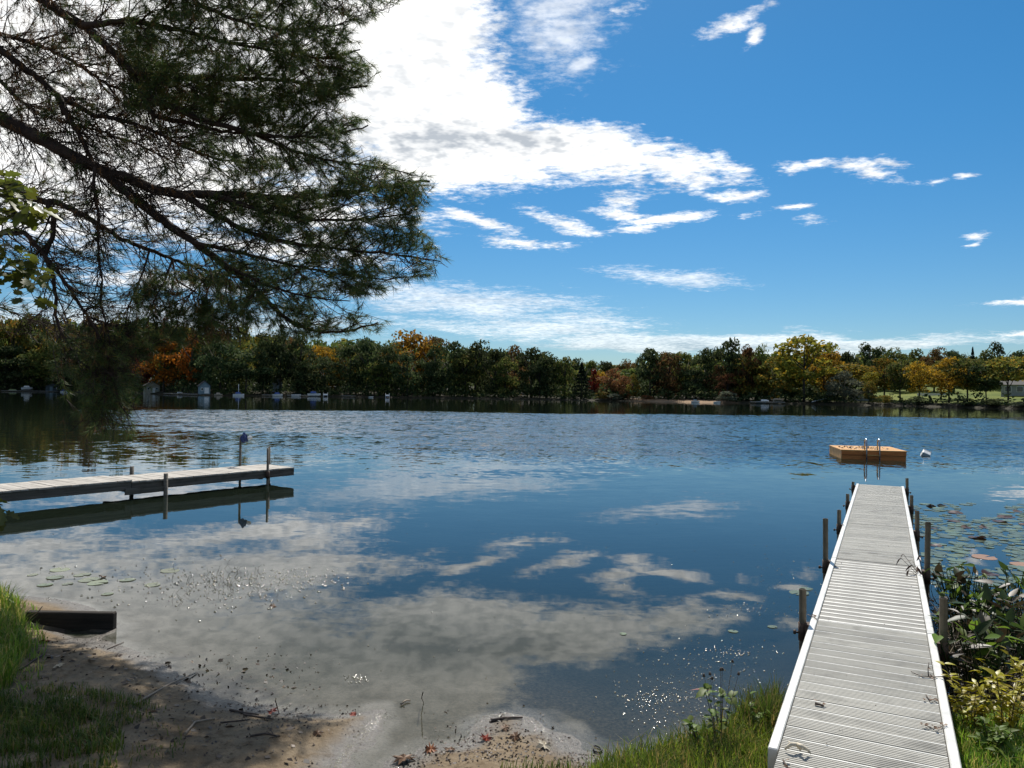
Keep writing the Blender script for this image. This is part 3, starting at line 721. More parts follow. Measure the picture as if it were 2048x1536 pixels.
# the wood far behind, one mass
vs, fs, nb = [], [], 0
WX = [-700, -200, 0, 250, 420, 560, 760, 900, 1050, 1110, 1150, 1270, 1310, 1380, 1450, 1540, 1640, 1700, 1900, 2048, 2700]
WY = [670, 650, 640, 646, 668, 676, 688, 694, 706, 722, 732, 730, 712, 712, 698, 704, 712, 712, 716, 714, 720]
for i in range(230):
    x = -700 + 3300 * (i + random.random()) / 230
    o = random.uniform(38, 75) if x < 1700 else random.uniform(60, 100)
    g0 = far_pt(x, o); tp = PY(x, float(np.interp(x, WX, WY)) + random.uniform(-5, 12), g0.y).z
    v, f = crown(900 + i % 9, 'round', 700, 0.062)
    w = random.uniform(70, 110) * g0.y / FP; hh = (tp - g0.z) * 1.12
    v = v * np.array([w, w, hh]) + np.array([g0.x, g0.y, tp - hh])
    vs.append(v); fs.append(f + nb); nb += len(v)
wd = inst('woods', raw_mesh('woods', np.vstack(vs), np.vstack(fs), M['mid'])); tag(wd, kind='stuff')
# trees beyond the frame on both sides keep the shore closed
vs, fs, nb = [], [], 0
for i in range(60):
    a = random.uniform(37, 85) * random.choice((-1, 1)); r = shore_r(a) + random.uniform(6, 25)
    v, f = crown(950 + i % 7, 'round', 500, 0.07); w = random.uniform(8, 13)
    v = v * np.array([w, w, random.uniform(11, 17)]) + np.array([r * math.sin(rad(a)), r * math.cos(rad(a)), far_z(a, r - shore_r(a))])
    vs.append(v); fs.append(f + nb); nb += len(v)
tag(inst('side_woods', raw_mesh('side_woods', np.vstack(vs), np.vstack(fs), M['mid'])), kind='stuff')

# ------------------------------------------------------------------ far houses, boats, docks
def face_rz(p): return math.atan2(-p.x, p.y) * 1.0
def cottage(x, o, w, dpt, h, rh, wall, label, wins, door=None, turn=0.0, gable_front=True, zoff=0.0):
    p = far_pt(x, o); p.z += zoff
    t_ = thing('cottage', label, 'house', p, face_rz(p) + turn)
    MB().box((0, 0, h / 2 - 0.25), (w, dpt, h + 0.5)).build('wall', M[wall], t_)
    if gable_front:
        g_ = MB(); g_.prism([(-w / 2, h), (w / 2, h), (0, h + rh)], -dpt / 2, dpt / 2); g_.build('gable', M[wall], t_)
        r_ = MB(); e = 0.35; k = rh / (w / 2)
        r_.prism([(-w / 2 - e, h - e * k), (0, h + rh), (w / 2 + e, h - e * k), (w / 2 + e, h - e * k + 0.22), (0, h + rh + 0.24), (-w / 2 - e, h - e * k + 0.22)], -dpt / 2 - 0.3, dpt / 2 + 0.3)
        r_.build('roof', M['roof'], t_)
    else:
        r_ = MB(); e = 0.4
        vs = [(-w / 2 - e, -dpt / 2 - e, h), (w / 2 + e, -dpt / 2 - e, h), (w / 2 + e, dpt / 2 + e, h), (-w / 2 - e, dpt / 2 + e, h), (-w / 2 - e, 0, h + rh), (w / 2 + e, 0, h + rh)]
        r_.add(vs, [(0, 1, 5, 4), (2, 3, 4, 5), (0, 4, 3), (1, 2, 5), (3, 2, 1, 0)]); r_.build('roof', M['roof'], t_)
    for wx, wz, ww, wh in wins:
        f_ = MB().box((wx, -dpt / 2 - 0.03, wz), (ww + 0.24, 0.10, wh + 0.24)).build('window', M['white'], t_)
        MB().box((wx, -dpt / 2 - 0.09, wz), (ww, 0.05, wh)).build('pane', M['glass'], f_)
    if door:
        MB().box((door[0], -dpt / 2 - 0.04, door[2] / 2), (door[1], 0.12, door[2])).build('door', M['white' if wall != 'darksiding' else 'paleblue'], t_)
    return t_
cottage(303, 4, 5.6, 5, 2.9, 1.6, 'cream', 'cream cottage half hidden by the dark trunk of the bright orange maple', [(-1.4, 1.7, 0.8, 0.9), (1.7, 1.7, 0.6, 0.8)], (0.6, 0.9, 2.0), 0.1)
cottage(408, 7, 3.6, 5, 2.8, 1.5, 'paleblue', 'pale blue gabled boathouse right of the bright orange maple', [(-0.9, 1.5, 0.6, 0.8)], (0.6, 1.5, 2.1), 0.1)
cottage(551, 16, 4.0, 5, 3.6, 1.8, 'greysiding', 'grey gabled house between dark trunks above the blue and white boat', [(0.3, 2.4, 0.9, 1.1)], None, 0.15, True, 0.8)
cottage(106, 5, 6.2, 4.5, 2.2, 1.1, 'darksiding', 'low dark shed with pale door on the far left shore', [(1.8, 1.3, 0.8, 0.7)], (-0.8, 1.2, 2.0), 0.0, True)
cottage(1722, 14, 6.0, 5, 1.8, 0.8, 'greysiding', 'low grey boathouse with pale roof edge behind the little pale tree', [(0, 1.0, 0.9, 0.6)], None, 0.0, False)
cottage(2040, 34, 8.0, 6, 2.6, 1.2, 'greysiding', 'grey house with dark windows at the right edge behind the lawn', [(-2.5, 1.5, 1.2, 1.2), (0, 1.5, 1.2, 1.2), (2.5, 1.5, 1.2, 1.2)], None, 0.0, False)
def hull_mesh(L, Wd, h, mat):
    b = MB(); st = 7; ring = []
    for i in range(st):
        u = i / (st - 1); x = (u - 0.5) * L
        hw = Wd / 2 * (1 - max(0, u - 0.45) ** 2 * 3.0); hw = max(hw, 0.04)
        keel = -h * 0.45 + h * 0.5 * max(0, u - 0.6) ** 2 * 5
        ring.append([(x, -hw, h * 0.55 + 0.12 * u * h), (x, -hw * 0.75, keel * 0.4), (x, 0, keel), (x, hw * 0.75, keel * 0.4), (x, hw, h * 0.55 + 0.12 * u * h)])
    vs = [p for r_ in ring for p in r_]; fs = []
    for i in range(st - 1):
        for k in range(4): fs.append((i * 5 + k, (i + 1) * 5 + k, (i + 1) * 5 + k + 1, i * 5 + k + 1))
        fs.append((i * 5 + 4, (i + 1) * 5 + 4, (i + 1) * 5, i * 5))
    fs.append((0, 1, 2, 3, 4)); b.add(vs, fs)
    return b.mesh('hull', mat)
def boat(x, o, L, label, hull='white', top=None, pole=0.0, lift=0.0, tilt=0.0, turn=0.0, kind='boat', dy=0):
    p = far_pt(x, o); p.z = (0.15 + lift) if o < 0 else far_z(math.degrees(math.atan2(p.x, p.y)), o) + 0.25 + lift
    t_ = thing(kind, label, 'boat', p, face_rz(p) + turn); t_.rotation_euler.x = tilt
    inst('hull', hull_mesh(L, L * 0.38, L * 0.24, M[hull]), t_)
    if top:
        MB().box((-0.05 * L, 0, L * 0.24), (L * 0.5, L * 0.30, L * 0.16), taper=0.7).build('cover', M[top], t_)
        MB().box((0.24 * L, 0, L * 0.20), (0.05 * L, L * 0.28, L * 0.12), M=Matrix.Rotation(-0.5, 3, 'Y')).build('windshield', M['glass'], t_)
    if pole: MB().tube([(0, 0, 0.1), (0, 0, pole)], 0.10, 6).build('mast', M['white'], t_)
    return t_
boat(54, -1, 4.6, 'white covered boat raised on a lift at the far left shore', 'white', 'white', 0, 1.3, 0, 0.4)
boat(129, -3, 3.6, 'small blue boat beside the dark shed on the far left shore', 'white', 'blue')
boat(360, 1, 1.9, 'small white overturned skiff left of the pale blue boathouse', 'white', None, 0, 0.4, 2.6, 0.5, 'skiff')
boat(437, -1, 2.6, 'tan covered rowboat right of the pale blue boathouse', 'tan', 'tan', 0, 0.1, 0, 0.2)
boat(477, -3, 3.8, 'white and blue sailboat with short white mast', 'white', 'blue', 4.0)
boat(555, -2, 3.6, 'blue and white motorboat below the grey gabled house', 'white', 'blue', 0, 0.1, 0, 0.2)
boat(592, -1, 3.4, 'flat white rowboat right of the blue and white motorboat', 'white', None, 0, 0.1)
boat(628, -3, 4.6, 'long blue covered motorboat beside the boat lift with poles', 'white', 'blue', 0, 0.3)
boat(742, -14, 1.6, 'tiny white dinghy on the water before the dark woods', 'white', None)
boat(1391, -2, 2.4, 'small white rowboat pulled up on the strip of beach', 'white', 'paleblue')
boat(1434, -3, 1.9, 'tiny white boat at the water beside the rounded grey green bush', 'white', None)
boat(1556, 2, 2.8, 'tan overturned canoe tilted on the bank right of the grey green bush', 'tan', None, 0, 0.5, 2.4, 0.5, 'canoe')
boat(1530, 2, 2.2, 'pale overturned rowboat beside the tilted tan canoe', 'white', None, 0, 0.3, 2.9, 0.2)
boat(1522, -1, 2.6, 'grey blue rowboat on the bank left of the tilted tan canoe', 'paleblue', None, 0, 0.1)
def lift_(x, o, w, h, label):
    p = far_pt(x, o); p.z = 0
    t_ = thing('boat_lift', label, 'boat lift', p, face_rz(p))
    for sx in (-1, 1):
        for sy in (-1, 1): MB().tube([(sx * w / 2, sy * 0.9, -0.8), (sx * w / 2, sy * 0.9, h)], 0.06, 6).build('post', M['white'], t_)
    MB().box((0, 0, h * 0.55), (w, 1.9, 0.5), taper=0.8).build('watercraft', M['white'], t_)
    MB().box((0, 0, h * 0.25), (w, 1.9, 0.12)).build('cradle', M['navy'], t_)
lift_(651, -4, 1.5, 1.5, 'small white boat lift with posts right of the long blue motorboat')
lift_(775, -9, 1.3, 1.5, 'lone white and blue boat lift in front of the central dark woods')
def far_dock(x0, x1, o, label, mat='boardgrey', h=0.45):
    a = far_pt(x0, o); b = far_pt(x1, o); L = (b - a).length; dv_ = (b - a)
    t_ = thing('shore_dock', label, 'dock', (a.x, a.y, 0), math.atan2(dv_.y, dv_.x))
    MB().box((L / 2, 0, h), (L, 1.2, 0.14)).build('deck', M[mat], t_)
    n = max(2, int(L / 3) + 1)
    for i in range(n): MB().tube([(L * (i + 0.5) / n, -0.62, -1.0), (L * (i + 0.5) / n, -0.62, h + 0.15)], 0.06, 5).build('post', M['beamgrey'], t_)
far_dock(4, 116, -2, 'long pale dock running along the far left shore before the dark shed')
far_dock(330, 392, -3, 'low grey dock left of the pale blue boathouse')
far_dock(524, 546, -3, 'short grey dock left of the blue and white motorboat')
far_dock(575, 640, -5, 'grey dock behind the flat white rowboat and long blue motorboat')
far_dock(684, 710, -3, 'short pale dock alone before the dark woods')
far_dock(1500, 1570, -2, 'low pale dock at the water below the overturned canoe')
p = far_pt(25, 1); t_ = thing('raft_cover', 'flat green covered platform at the left end of the long pale dock', 'platform', p, face_rz(p))
MB().box((0, 0, 0.75), (3.2, 2, 0.5), taper=0.8).build('cover', M['greenmat'], t_)
MB().box((0, 0, 0.3), (3.4, 2.2, 0.25)).build('platform', M['boardgrey'], t_)
p = far_pt(1638, 3); t_ = thing('boat_ramp', 'pale slanting gangway of boards leaning on the bank under the tallest tree', 'gangway', p, face_rz(p))
for k in range(9): MB().box((-1.6 + 0.4 * k, 0, 0.35 + 0.11 * k), (0.34, 1.0, 0.10)).build('plank', M['boardgrey'], t_)
MB().tube([(-1.9, -0.5, 0.2), (1.9, -0.5, 1.25)], 0.08, 5).build('rail', M['white'], t_)
p = far_pt(1862, 30); t_ = thing('garden_wall', 'long low white wall across the top of the lawn', 'wall', p, face_rz(p))
for k in range(10): MB().box((-3.1 + 0.7 * k, 0, 0.35), (0.66, 0.3, 0.7 + 0.03 * (k % 2))).build('panel', M['white'], t_)

# ------------------------------------------------------------------ dock on the right
HEAD = math.atan2(0.446, 0.895)
t_ = thing('dock', 'long straight grey plank dock with white edges and pipe posts on the right', 'dock', (1.81, 3.855, 0), -HEAD)
dock = t_
DZ, DW = 0.40, 0.92
JO = [2.65, 5.35, 8.1, 10.85, 13.6]
inner = DW - 0.11
def ribbed(pitch, n):
    """plank of n ribs; lies along x, profile in y,z"""
    b = MB(); prof = []; w = pitch - 0.003
    seg = w / n
    for i in range(n):
        y = -w / 2 + i * seg
        hi = 0.0055
        prof += [(y + seg * 0.06, hi), (y + seg * 0.62, hi), (y + seg * 0.68, 0.0), (y + seg * 0.98, 0.0)]
    prof = [(-w / 2, -0.028)] + prof + [(w / 2, -0.028)]
    n_ = len(prof); x = inner / 2 - 0.002
    vs = [(-x, y, z) for y, z in prof] + [(x, y, z) for y, z in prof]
    fs = [(k, n_ + k, n_ + k + 1, k + 1) for k in range(n_ - 1)] + [tuple(range(n_)), tuple(reversed(range(n_, 2 * n_)))]
    b.add(vs, fs); me = b.mesh('plank', M['plank']); me.materials.append(M['edgeglint']); me.polygons[4 * n - 3].material_index = 1; return me
def lipped(pitch):
    b = MB(); w = pitch - 0.003
    prof = [(-w / 2, -0.028), (-w / 2, 0.003), (-w / 2 + 0.017, 0.006), (-w / 2 + 0.024, 0.001), (w / 2 - 0.012, 0.001), (w / 2 - 0.006, 0.003), (w / 2, 0.002), (w / 2, -0.028)]
    n_ = len(prof); x = inner / 2 - 0.002
    vs = [(-x, y, z) for y, z in prof] + [(x, y, z) for y, z in prof]
    fs = [(k, n_ + k, n_ + k + 1, k + 1) for k in range(n_ - 1)] + [tuple(range(n_)), tuple(reversed(range(n_, 2 * n_)))]
    b.add(vs, fs); me = b.mesh('plank', M['flatplank']); me.materials.append(M['edgeglint']); me.polygons[1].material_index = 1; return me
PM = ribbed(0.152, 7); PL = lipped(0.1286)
def run(a, b, me, pitch):
    n = round((b - a) / pitch)
    for i in range(n):
        s = a + (i + 0.5) * (b - a) / n
        inst('plank', me, dock, (0, s, DZ - 0.010 + random.uniform(-0.0012, 0.0012)), (random.uniform(-0.006, 0.006), 0, random.uniform(-0.0012, 0.0012)))
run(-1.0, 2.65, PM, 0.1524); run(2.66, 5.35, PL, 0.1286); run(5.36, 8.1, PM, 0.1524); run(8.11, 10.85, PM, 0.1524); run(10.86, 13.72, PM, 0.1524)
for side in (-1, 1):
    starts = [0.0 if side < 0 else -1.0] + JO[:4]; ends = JO[:4] + [13.75]
    for a, b in zip(starts, ends):
        MB().box((side * (DW / 2 - 0.026), (a + b) / 2, DZ - 0.065), (0.052, b - a - 0.008, 0.14)).build('side_rail', M['rail'], dock, bevel=0.006)
for a in JO[:4]:
    MB().box((0, a, DZ - 0.12), (DW - 0.12, 0.06, 0.09)).build('cross_beam', M['rail'], dock)
MB().box((0, 13.735, DZ - 0.07), (DW - 0.11, 0.03, 0.12)).build('end_beam', M['rail'], dock)
postH = {(-1, 0): 0.27, (1, 0): 0.33, (-1, 1): 0.47, (1, 1): 0.52, (-1, 2): 0.20, (1, 2): 0.27, (-1, 3): 0.12, (1, 3): 0.17, (-1, 4): 0.06, (1, 4): 0.20}
for (sd2, j), hh in postH.items():
    s = JO[j] - (0.12 if j < 4 else 0.10); xx = sd2 * (DW / 2 + 0.055)
    lean = random.uniform(-0.012, 0.012)
    pts = []
    o_ = MB()
    n = 12; r1, r2 = 0.029, 0.025; zt, zb = DZ + hh, -1.1
    for (r_, z_) in ((r2, zt - 0.05), (r2, zt), (r1, zt), (r1, zb)):
        for k in range(n): pts.append((r_ * math.cos(6.2832 * k / n), r_ * math.sin(6.2832 * k / n), z_))
    fs = [(i * n + k, i * n + (k + 1) % n, (i + 1) * n + (k + 1) % n, (i + 1) * n + k) for i in range(3) for k in range(n)]
    fs.append(tuple(reversed(range(n))))
    o_.add(pts, fs, False)
    for q_ in range(3): o_.tube([(0.026, 0, zt - 0.09 - 0.1 * q_), (0.0305, 0, zt - 0.09 - 0.1 * q_)], 0.004, 6)
    po_ = o_.build('post', M['pipe'], dock, (xx, s, 0), (0, lean, 0))
    br = MB(); br.tube([(0, 0, DZ - 0.16), (0, 0, DZ - 0.01)], 0.036, 10)
    br.box((-sd2 * 0.035, 0, DZ - 0.085), (0.03, 0.10, 0.14))
    br.build('bracket', M['rust'], po_)
    kn = MB(); kn.tube([(sd2 * 0.03, 0, DZ - 0.10), (sd2 * 0.055, 0, DZ - 0.10)], [0.010, 0.010], 6); kn.tube([(sd2 * 0.055, 0, DZ - 0.10), (sd2 * 0.075, 0, DZ - 0.10)], [0.02, 0.016], 8)
    kn.build('set_screw', M['rust'], po_)
def on_dock(x, s, z=DZ + 0.002):
    return Vector((1.81, 3.855, 0)) + Matrix.Rotation(-HEAD, 3, 'Z') @ Vector((x, s, z))
def dock_px(x, y):
    return P(x, y, DZ + 0.001)

# ------------------------------------------------------------------ weathered wooden dock on the left
A0 = P(588, 964); dirL = Vector((0.597, 0.802, 0)).normalized(); angL = math.atan2(dirL.y, dirL.x)
t_ = thing('wooden_dock', 'weathered low wooden dock reaching in from the left edge', 'dock', (A0.x, A0.y, 0), angL + math.pi)
wdk = t_     # local +x runs back along the dock from its free end, local +y is towards the camera... kept in local axes below
LW = 1.2
# local frame: x from the end towards the shore; front face at y=0, far side at y=-LW
segs = [(0.0, 4.05, 0.37), (4.05, 14.0, 0.40)]
for a, b, zt in segs:
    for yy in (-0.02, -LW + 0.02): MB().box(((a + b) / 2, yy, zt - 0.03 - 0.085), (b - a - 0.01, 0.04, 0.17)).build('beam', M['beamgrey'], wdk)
    n = int((b - a) / 0.145)
    for i in range(n):
        me = bpy.data.meshes.get('wood_board_mesh')
        if me is None:
            bb = MB().box((0, 0, 0), (1, 0.137, 0.032)); me = bb.mesh('wood_board_mesh', M['boardgrey'])
        o_ = inst('board', me, wdk, (a + (i + 0.5) * (b - a) / n, -LW / 2 + random.uniform(-0.012, 0.012), zt - 0.014 + random.uniform(-0.004, 0.004)),
                  (0, 0, math.pi / 2 + random.uniform(-0.012, 0.012)), (LW + 0.03, 1, 1))
MB().box((0.015, -LW / 2, 0.37 - 0.12), (0.035, LW - 0.1, 0.17)).build('end_board', M['beamgrey'], wdk)
def ldock_post(name, xp, yw_, ytop, r_, mat, far_side, n=8, label=None, dx=0.0):
    w = P(xp, yw_)
    loc = Matrix.Rotation(-(angL + math.pi), 3, 'Z') @ (Vector((w.x, w.y, 0)) - Vector((A0.x, A0.y, 0)))
    yy = -LW - 0.06 if far_side else 0.055
    wp = Vector((A0.x, A0.y, 0)) + Matrix.Rotation(angL + math.pi, 3, 'Z') @ Vector((loc.x, yy, 0))
    tz = PY(xp, ytop, wp.y).z
    b_ = MB(); b_.tube([(loc.x + dx, yy, -1.2), (loc.x + dx, yy, tz)], r_, n)
    o_ = b_.build(name, M[mat], wdk)
    if mat == 'pipe':
        c_ = MB(); c_.tube([(loc.x + dx, yy, 0.16), (loc.x + dx, yy, 0.34)], r_ + 0.018, 10); c_.build('collar', M['rust'], o_)
    return wp, tz
pole_pt, pole_z = ldock_post('pole', 488, 962, 873, 0.030, 'pipe', True)
ldock_post('pole', 547, 972, 896, 0.030, 'pipe', False)
ldock_post('pole', 553, 957, 893, 0.026, 'pipe', True)
ldock_post('post', 279, 985, 933, 0.046, 'beamgrey', True)
ldock_post('post', 341, 994, 947, 0.046, 'beamgrey', False)
for xx in (0.9, 4.05, 7.5, 11): MB().box((xx, -LW / 2, 0.20), (0.09, LW - 0.12, 0.12)).build('cross_beam', M['beamgrey'], wdk)
MB().box((3.75, 0.03, 0.17), (0.9, 0.035, 0.13)).build('splice_board', M['beamgrey'], wdk)
# bundle of blue and white cloth on the tall pole
bm = bmesh.new(); bmesh.ops.create_icosphere(bm, subdivisions=3, radius=1.0)
for v in bm.verts:
    k = 1 + 0.22 * math.sin(v.co.x * 5 + v.co.z * 3) + 0.14 * math.sin(v.co.y * 9 + v.co.z * 7)
    v.co = Vector((v.co.x * 0.085 * k, v.co.y * 0.07 * k, v.co.z * 0.115 * k))
me = bpy.data.meshes.new('cloth_bundle'); bm.to_mesh(me); bm.free(); me.materials.append(M['navy'])
t_ = thing('cloth_bundle', 'blue and white cloth bundle tied at the top of the tall dock pole', 'cloth', (pole_pt.x + 0.11, pole_pt.y - 0.02, pole_z - 0.03))
inst('blue_cloth', me, t_)
b_ = MB(); b_.add([(0.06, 0, 0.02), (0.13, 0.03, 0.06), (0.20, -0.02, 0.03), (0.19, 0.02, -0.03), (0.12, -0.04, -0.02), (0.07, 0.03, -0.05)], [(0, 1, 2), (0, 2, 4), (2, 3, 4), (0, 4, 5), (4, 3, 5), (1, 3, 2), (0, 5, 1), (1, 5, 3)])
b_.build('white_cloth', M['white'], t_)
MB().tube([(-0.11, 0.02, 0.0), (-0.02, 0, 0.02)], 0.02, 6).build('tie', M['rope'], t_)

# ------------------------------------------------------------------ swim raft and float
fl = P(1683, 899.5, 0.33); frr = P(1813, 903, 0.33); fl.z = frr.z = 0
dvr = frr - fl; Lr = dvr.length; ar = math.atan2(dvr.y, dvr.x)
t_ = thing('swim_raft', 'square brown wooden swim raft with ladder floating on the lake', 'raft', (fl.x, fl.y, 0), ar)
TZ = 0.33; DP = 2.5
MB().box((Lr / 2, 0.02, TZ - 0.10), (Lr, 0.04, 0.14)).build('side_board', M['cedardark'], t_)
MB().box((Lr / 2, 0.05, TZ - 0.28), (Lr - 0.06, 0.04, 0.20)).build('side_board', M['cedardark'], t_)
MB().box((Lr / 2, DP - 0.02, TZ - 0.18), (Lr, 0.04, 0.30)).build('side_board', M['cedardark'], t_)
for xx in (0.02, Lr - 0.02):
    MB().box((xx, DP / 2, TZ - 0.18), (0.04, DP - 0.09, 0.30)).build('side_board', M['cedar'], t_)
n = 17
bb = MB().box((0, 0, 0), (1, DP / n - 0.008, 0.035)).mesh('deck_board', M['cedar'])
for i in range(n):
    inst('deck_board', bb, t_, (Lr / 2 + random.uniform(-0.006, 0.006), (i + 0.5) * DP / n, TZ - 0.01 + random.uniform(-0.003, 0.003)), (0, 0, 0), (Lr + 0.04, 1, 1))
MB().box((Lr / 2, DP / 2, -0.02), (Lr - 0.3, DP - 0.3, 0.3)).build('float_block', M['rope'], t_)
lx0 = Lr * (1733 - 1683) / 130; lx1 = Lr * (1759 - 1683) / 130
ld = thing('ladder', None, None); ld.parent = t_
for k in ('label', 'category'):
    if k in ld: del ld[k]
lad = MB()
for lx in (lx0, lx1):
    MB().tube([(lx, 0.26, TZ), (lx, 0.26, TZ + 0.28), (lx, 0.20, TZ + 0.39), (lx, 0.05, TZ + 0.42), (lx, -0.06, TZ + 0.34), (lx, -0.09, TZ), (lx, -0.09, -0.4)], 0.024, 8).build('hand_rail', M['steel'], ld)
for z_ in (0.16, -0.12, -0.4): MB().box(((lx0 + lx1) / 2, -0.09, z_), (lx1 - lx0, 0.10, 0.035)).build('step', M['cedar'], ld)
# fallen pine litter on the raft
lit = []
for i in range(150):
    u = random.gauss(0.42, 0.2); w_ = random.gauss(0.5, 0.18)
    lit.append((u, w_))
pos = np.array([[min(max(u, 0.08), 0.92) * Lr, min(max(w_, 0.08), 0.9) * DP, TZ + 0.016] for u, w_ in lit])
v, f = leaf_cloud(pos, np.tile([0, 0, 1.5], (len(pos), 1)), 0.05, rng)
lo = inst('leaf_litter', raw_mesh('leaf_litter', v, f, M['debris']), None, (fl.x, fl.y, 0), (0, 0, ar)); tag(lo, kind='stuff')
p = P(1851, 912)
t_ = thing('float', 'small white tilted box float right of the swim raft', 'buoy', (p.x, p.y, 0.0), 0.3)
b_ = MB(); Mx = Matrix.Rotation(rad(-54), 3, 'X') @ Matrix.Rotation(rad(45), 3, 'Y')
b_.box((0, 0, 0.05), (0.29, 0.26, 0.25), M=Mx); b_.build('body', M['white'], t_, bevel=0.015)
b2 = MB(); b2.box(Vector((0, 0, 0.05)) + Mx @ Vector((0, 0, 0.128)), (0.31, 0.28, 0.018), M=Mx); b2.build('lid', M['rail'], t_)

# ------------------------------------------------------------------ timber on the beach
a = P(40, 1262, 0.0); b = P(230, 1258, 0.0)
a.y += 0.10
d_ = b - a; L = d_.length
t_ = thing('timber', 'dark squared timber lying at the water edge at the lower left', 'timber', (a.x, a.y, -0.03), math.atan2(d_.y, d_.x))
b_ = MB(); b_.box((L / 2, 0, 0.08), (L, 0.07, 0.22)); b_.build('timber', M['timber'], t_, bevel=0.008)

# ------------------------------------------------------------------ white pine reaching in from the left
LIMBS = [  # (points px..., depth start, depth end, r start, r end)
    ([(-420, 60), (-200, 150), (0, 236), (52, 261), (104, 290), (156, 318), (208, 343), (260, 357), (312, 380), (365, 390), (420, 388), (500, 391), (580, 398), (660, 392), (730, 380), (810, 366), (858, 362)], 7.6, 6.8, 0.115, 0.012),
    ([(208, 343), (270, 398), (327, 442), (390, 486), (455, 533), (512, 580), (556, 621), (590, 650), (640, 664), (700, 662), (755, 645)], 7.3, 6.6, 0.060, 0.008),
    ([(-420, 120), (-150, 290), (65, 400), (114, 404), (156, 424), (195, 447), (247, 480), (295, 498), (345, 520), (423, 545), (500, 560)], 7.9, 7.4, 0.070, 0.010),
    ([(-380, -330), (-100, -150), (86, 0), (125, 26), (167, 52), (198, 78), (234, 110), (260, 140), (273, 161), (284, 190), (305, 229), (340, 240), (390, 250), (440, 262), (500, 270)], 7.4, 7.0, 0.100, 0.014),
    ([(260, 140), (312, 149), (400, 156), (478, 159), (512, 156), (570, 162), (640, 172), (690, 178), (735, 172)], 7.1, 6.7, 0.045, 0.007),
    ([(284, 190), (338, 212), (400, 238), (450, 252), (509, 268), (569, 275), (640, 272), (700, 262), (735, 252)], 7.1, 6.6, 0.042, 0.007),
    ([(-400, -100), (-150, 20), (0, 99), (39, 130), (78, 156), (117, 193), (146, 206), (187, 232), (224, 234), (260, 245), (300, 258), (360, 290), (430, 318), (510, 330)], 7.8, 7.3, 0.065, 0.009),
    ([(117, 193), (130, 224), (154, 260), (180, 312), (196, 340)], 7.5, 7.3, 0.034, 0.020),
    ([(-300, -20), (0, 68), (52, 81), (104, 101), (146, 122), (182, 146), (221, 172), (260, 188), (330, 195), (420, 210)], 7.9, 7.6, 0.040, 0.008),
    ([(-300, 60), (0, 161), (39, 200), (83, 232), (138, 246), (200, 262), (280, 290), (360, 330)], 8.0, 7.7, 0.036, 0.008),
    ([(94, 402), (107, 432), (107, 472), (88, 514), (104, 537), (112, 595), (111, 628), (124, 670), (153, 716), (195, 752), (230, 790)], 6.9, 6.5, 0.028, 0.006),
    ([(190, 335), (186, 370), (198, 430), (196, 498), (204, 560), (202, 608), (212, 650), (221, 693), (216, 760), (205, 820)], 6.9, 6.5, 0.016, 0.004),
    ([(49, 465), (98, 520), (140, 579), (176, 634), (189, 654), (208, 693), (225, 750), (240, 810), (262, 835)], 6.8, 6.4, 0.024, 0.005),
    ([(176, 634), (240, 655), (275, 690), (300, 690)], 6.7, 6.5, 0.012, 0.004),
    ([(221, 660), (262, 664), (300, 690), (330, 692)], 6.7, 6.5, 0.010, 0.004),
    ([(-200, 500), (-60, 470), (49, 465)], 7.2, 6.8, 0.04, 0.024),
    ([(-60, 590), (60, 640), (110, 650), (160, 625)], 7.2, 7.0, 0.014, 0.004),
    ([(-500, -560), (-150, -330), (150, -160), (330, -60), (450, -20), (560, -10), (680, -5), (780, -14)], 7.0, 6.5, 0.09, 0.008),
    ([(330, -60), (400, 10), (470, 40), (560, 60), (640, 55), (690, 48)], 6.9, 6.5, 0.03, 0.006),
    ([(167, 52), (260, 40), (360, 60), (450, 84), (540, 100), (600, 112), (660, 118), (720, 100)], 7.0, 6.6, 0.034, 0.006),
    ([(312, 149), (380, 190), (450, 205), (540, 215), (620, 205), (660, 200)], 7.2, 6.8, 0.020, 0.005),
    ([(365, 390), (430, 430), (510, 470), (600, 490), (700, 500), (790, 510), (880, 522)], 7.1, 6.5, 0.034, 0.006),
    ([(420, 388), (520, 420), (620, 440), (720, 440), (800, 430), (835, 418)], 7.0, 6.6, 0.028, 0.006),
    ([(390, 486), (480, 505), (580, 530), (680, 548), (770, 560), (800, 556)], 7.0, 6.5, 0.024, 0.005),
    ([(455, 533), (530, 570), (600, 590), (660, 600), (700, 602)], 6.9, 6.6, 0.018, 0.005),
    ([(509, 268), (580, 300), (650, 320), (720, 330), (780, 338), (835, 352)], 6.9, 6.5, 0.022, 0.005),
    ([(423, 545), (380, 590), (340, 610), (300, 640)], 7.2, 6.9, 0.012, 0.004),
    ([(345, 520), (352, 560), (400, 590), (430, 640), (420, 672)], 7.2, 6.9, 0.012, 0.004),
    ([(345, 520), (330, 560), (308, 600), (296, 640), (290, 668)], 7.0, 6.8, 0.012, 0.004),
    ([(423, 545), (414, 590), (400, 635), (392, 672)], 7.1, 6.9, 0.012, 0.004),
    ([(300, 500), (282, 555), (262, 600), (250, 645)], 7.1, 6.9, 0.012, 0.004),
    ([(380, 590), (360, 620), (352, 660)], 7.0, 6.9, 0.008, 0.004),
    ([(512, 580), (490, 610), (470, 640), (480, 665)], 6.8, 6.6, 0.010, 0.004),
]
RB_Y = [-80, -10, 20, 60, 100, 140, 180, 215, 240, 290, 320, 345, 370, 400, 430, 480, 520, 545, 560, 580, 610, 628, 645, 662, 680, 700, 730, 870]
RB_X = [850, 815, 785, 705, 720, 764, 745, 670, 755, 700, 785, 845, 878, 850, 838, 862, 894, 888, 835, 795, 700, 755, 798, 755, 620, 430, 300, 285]
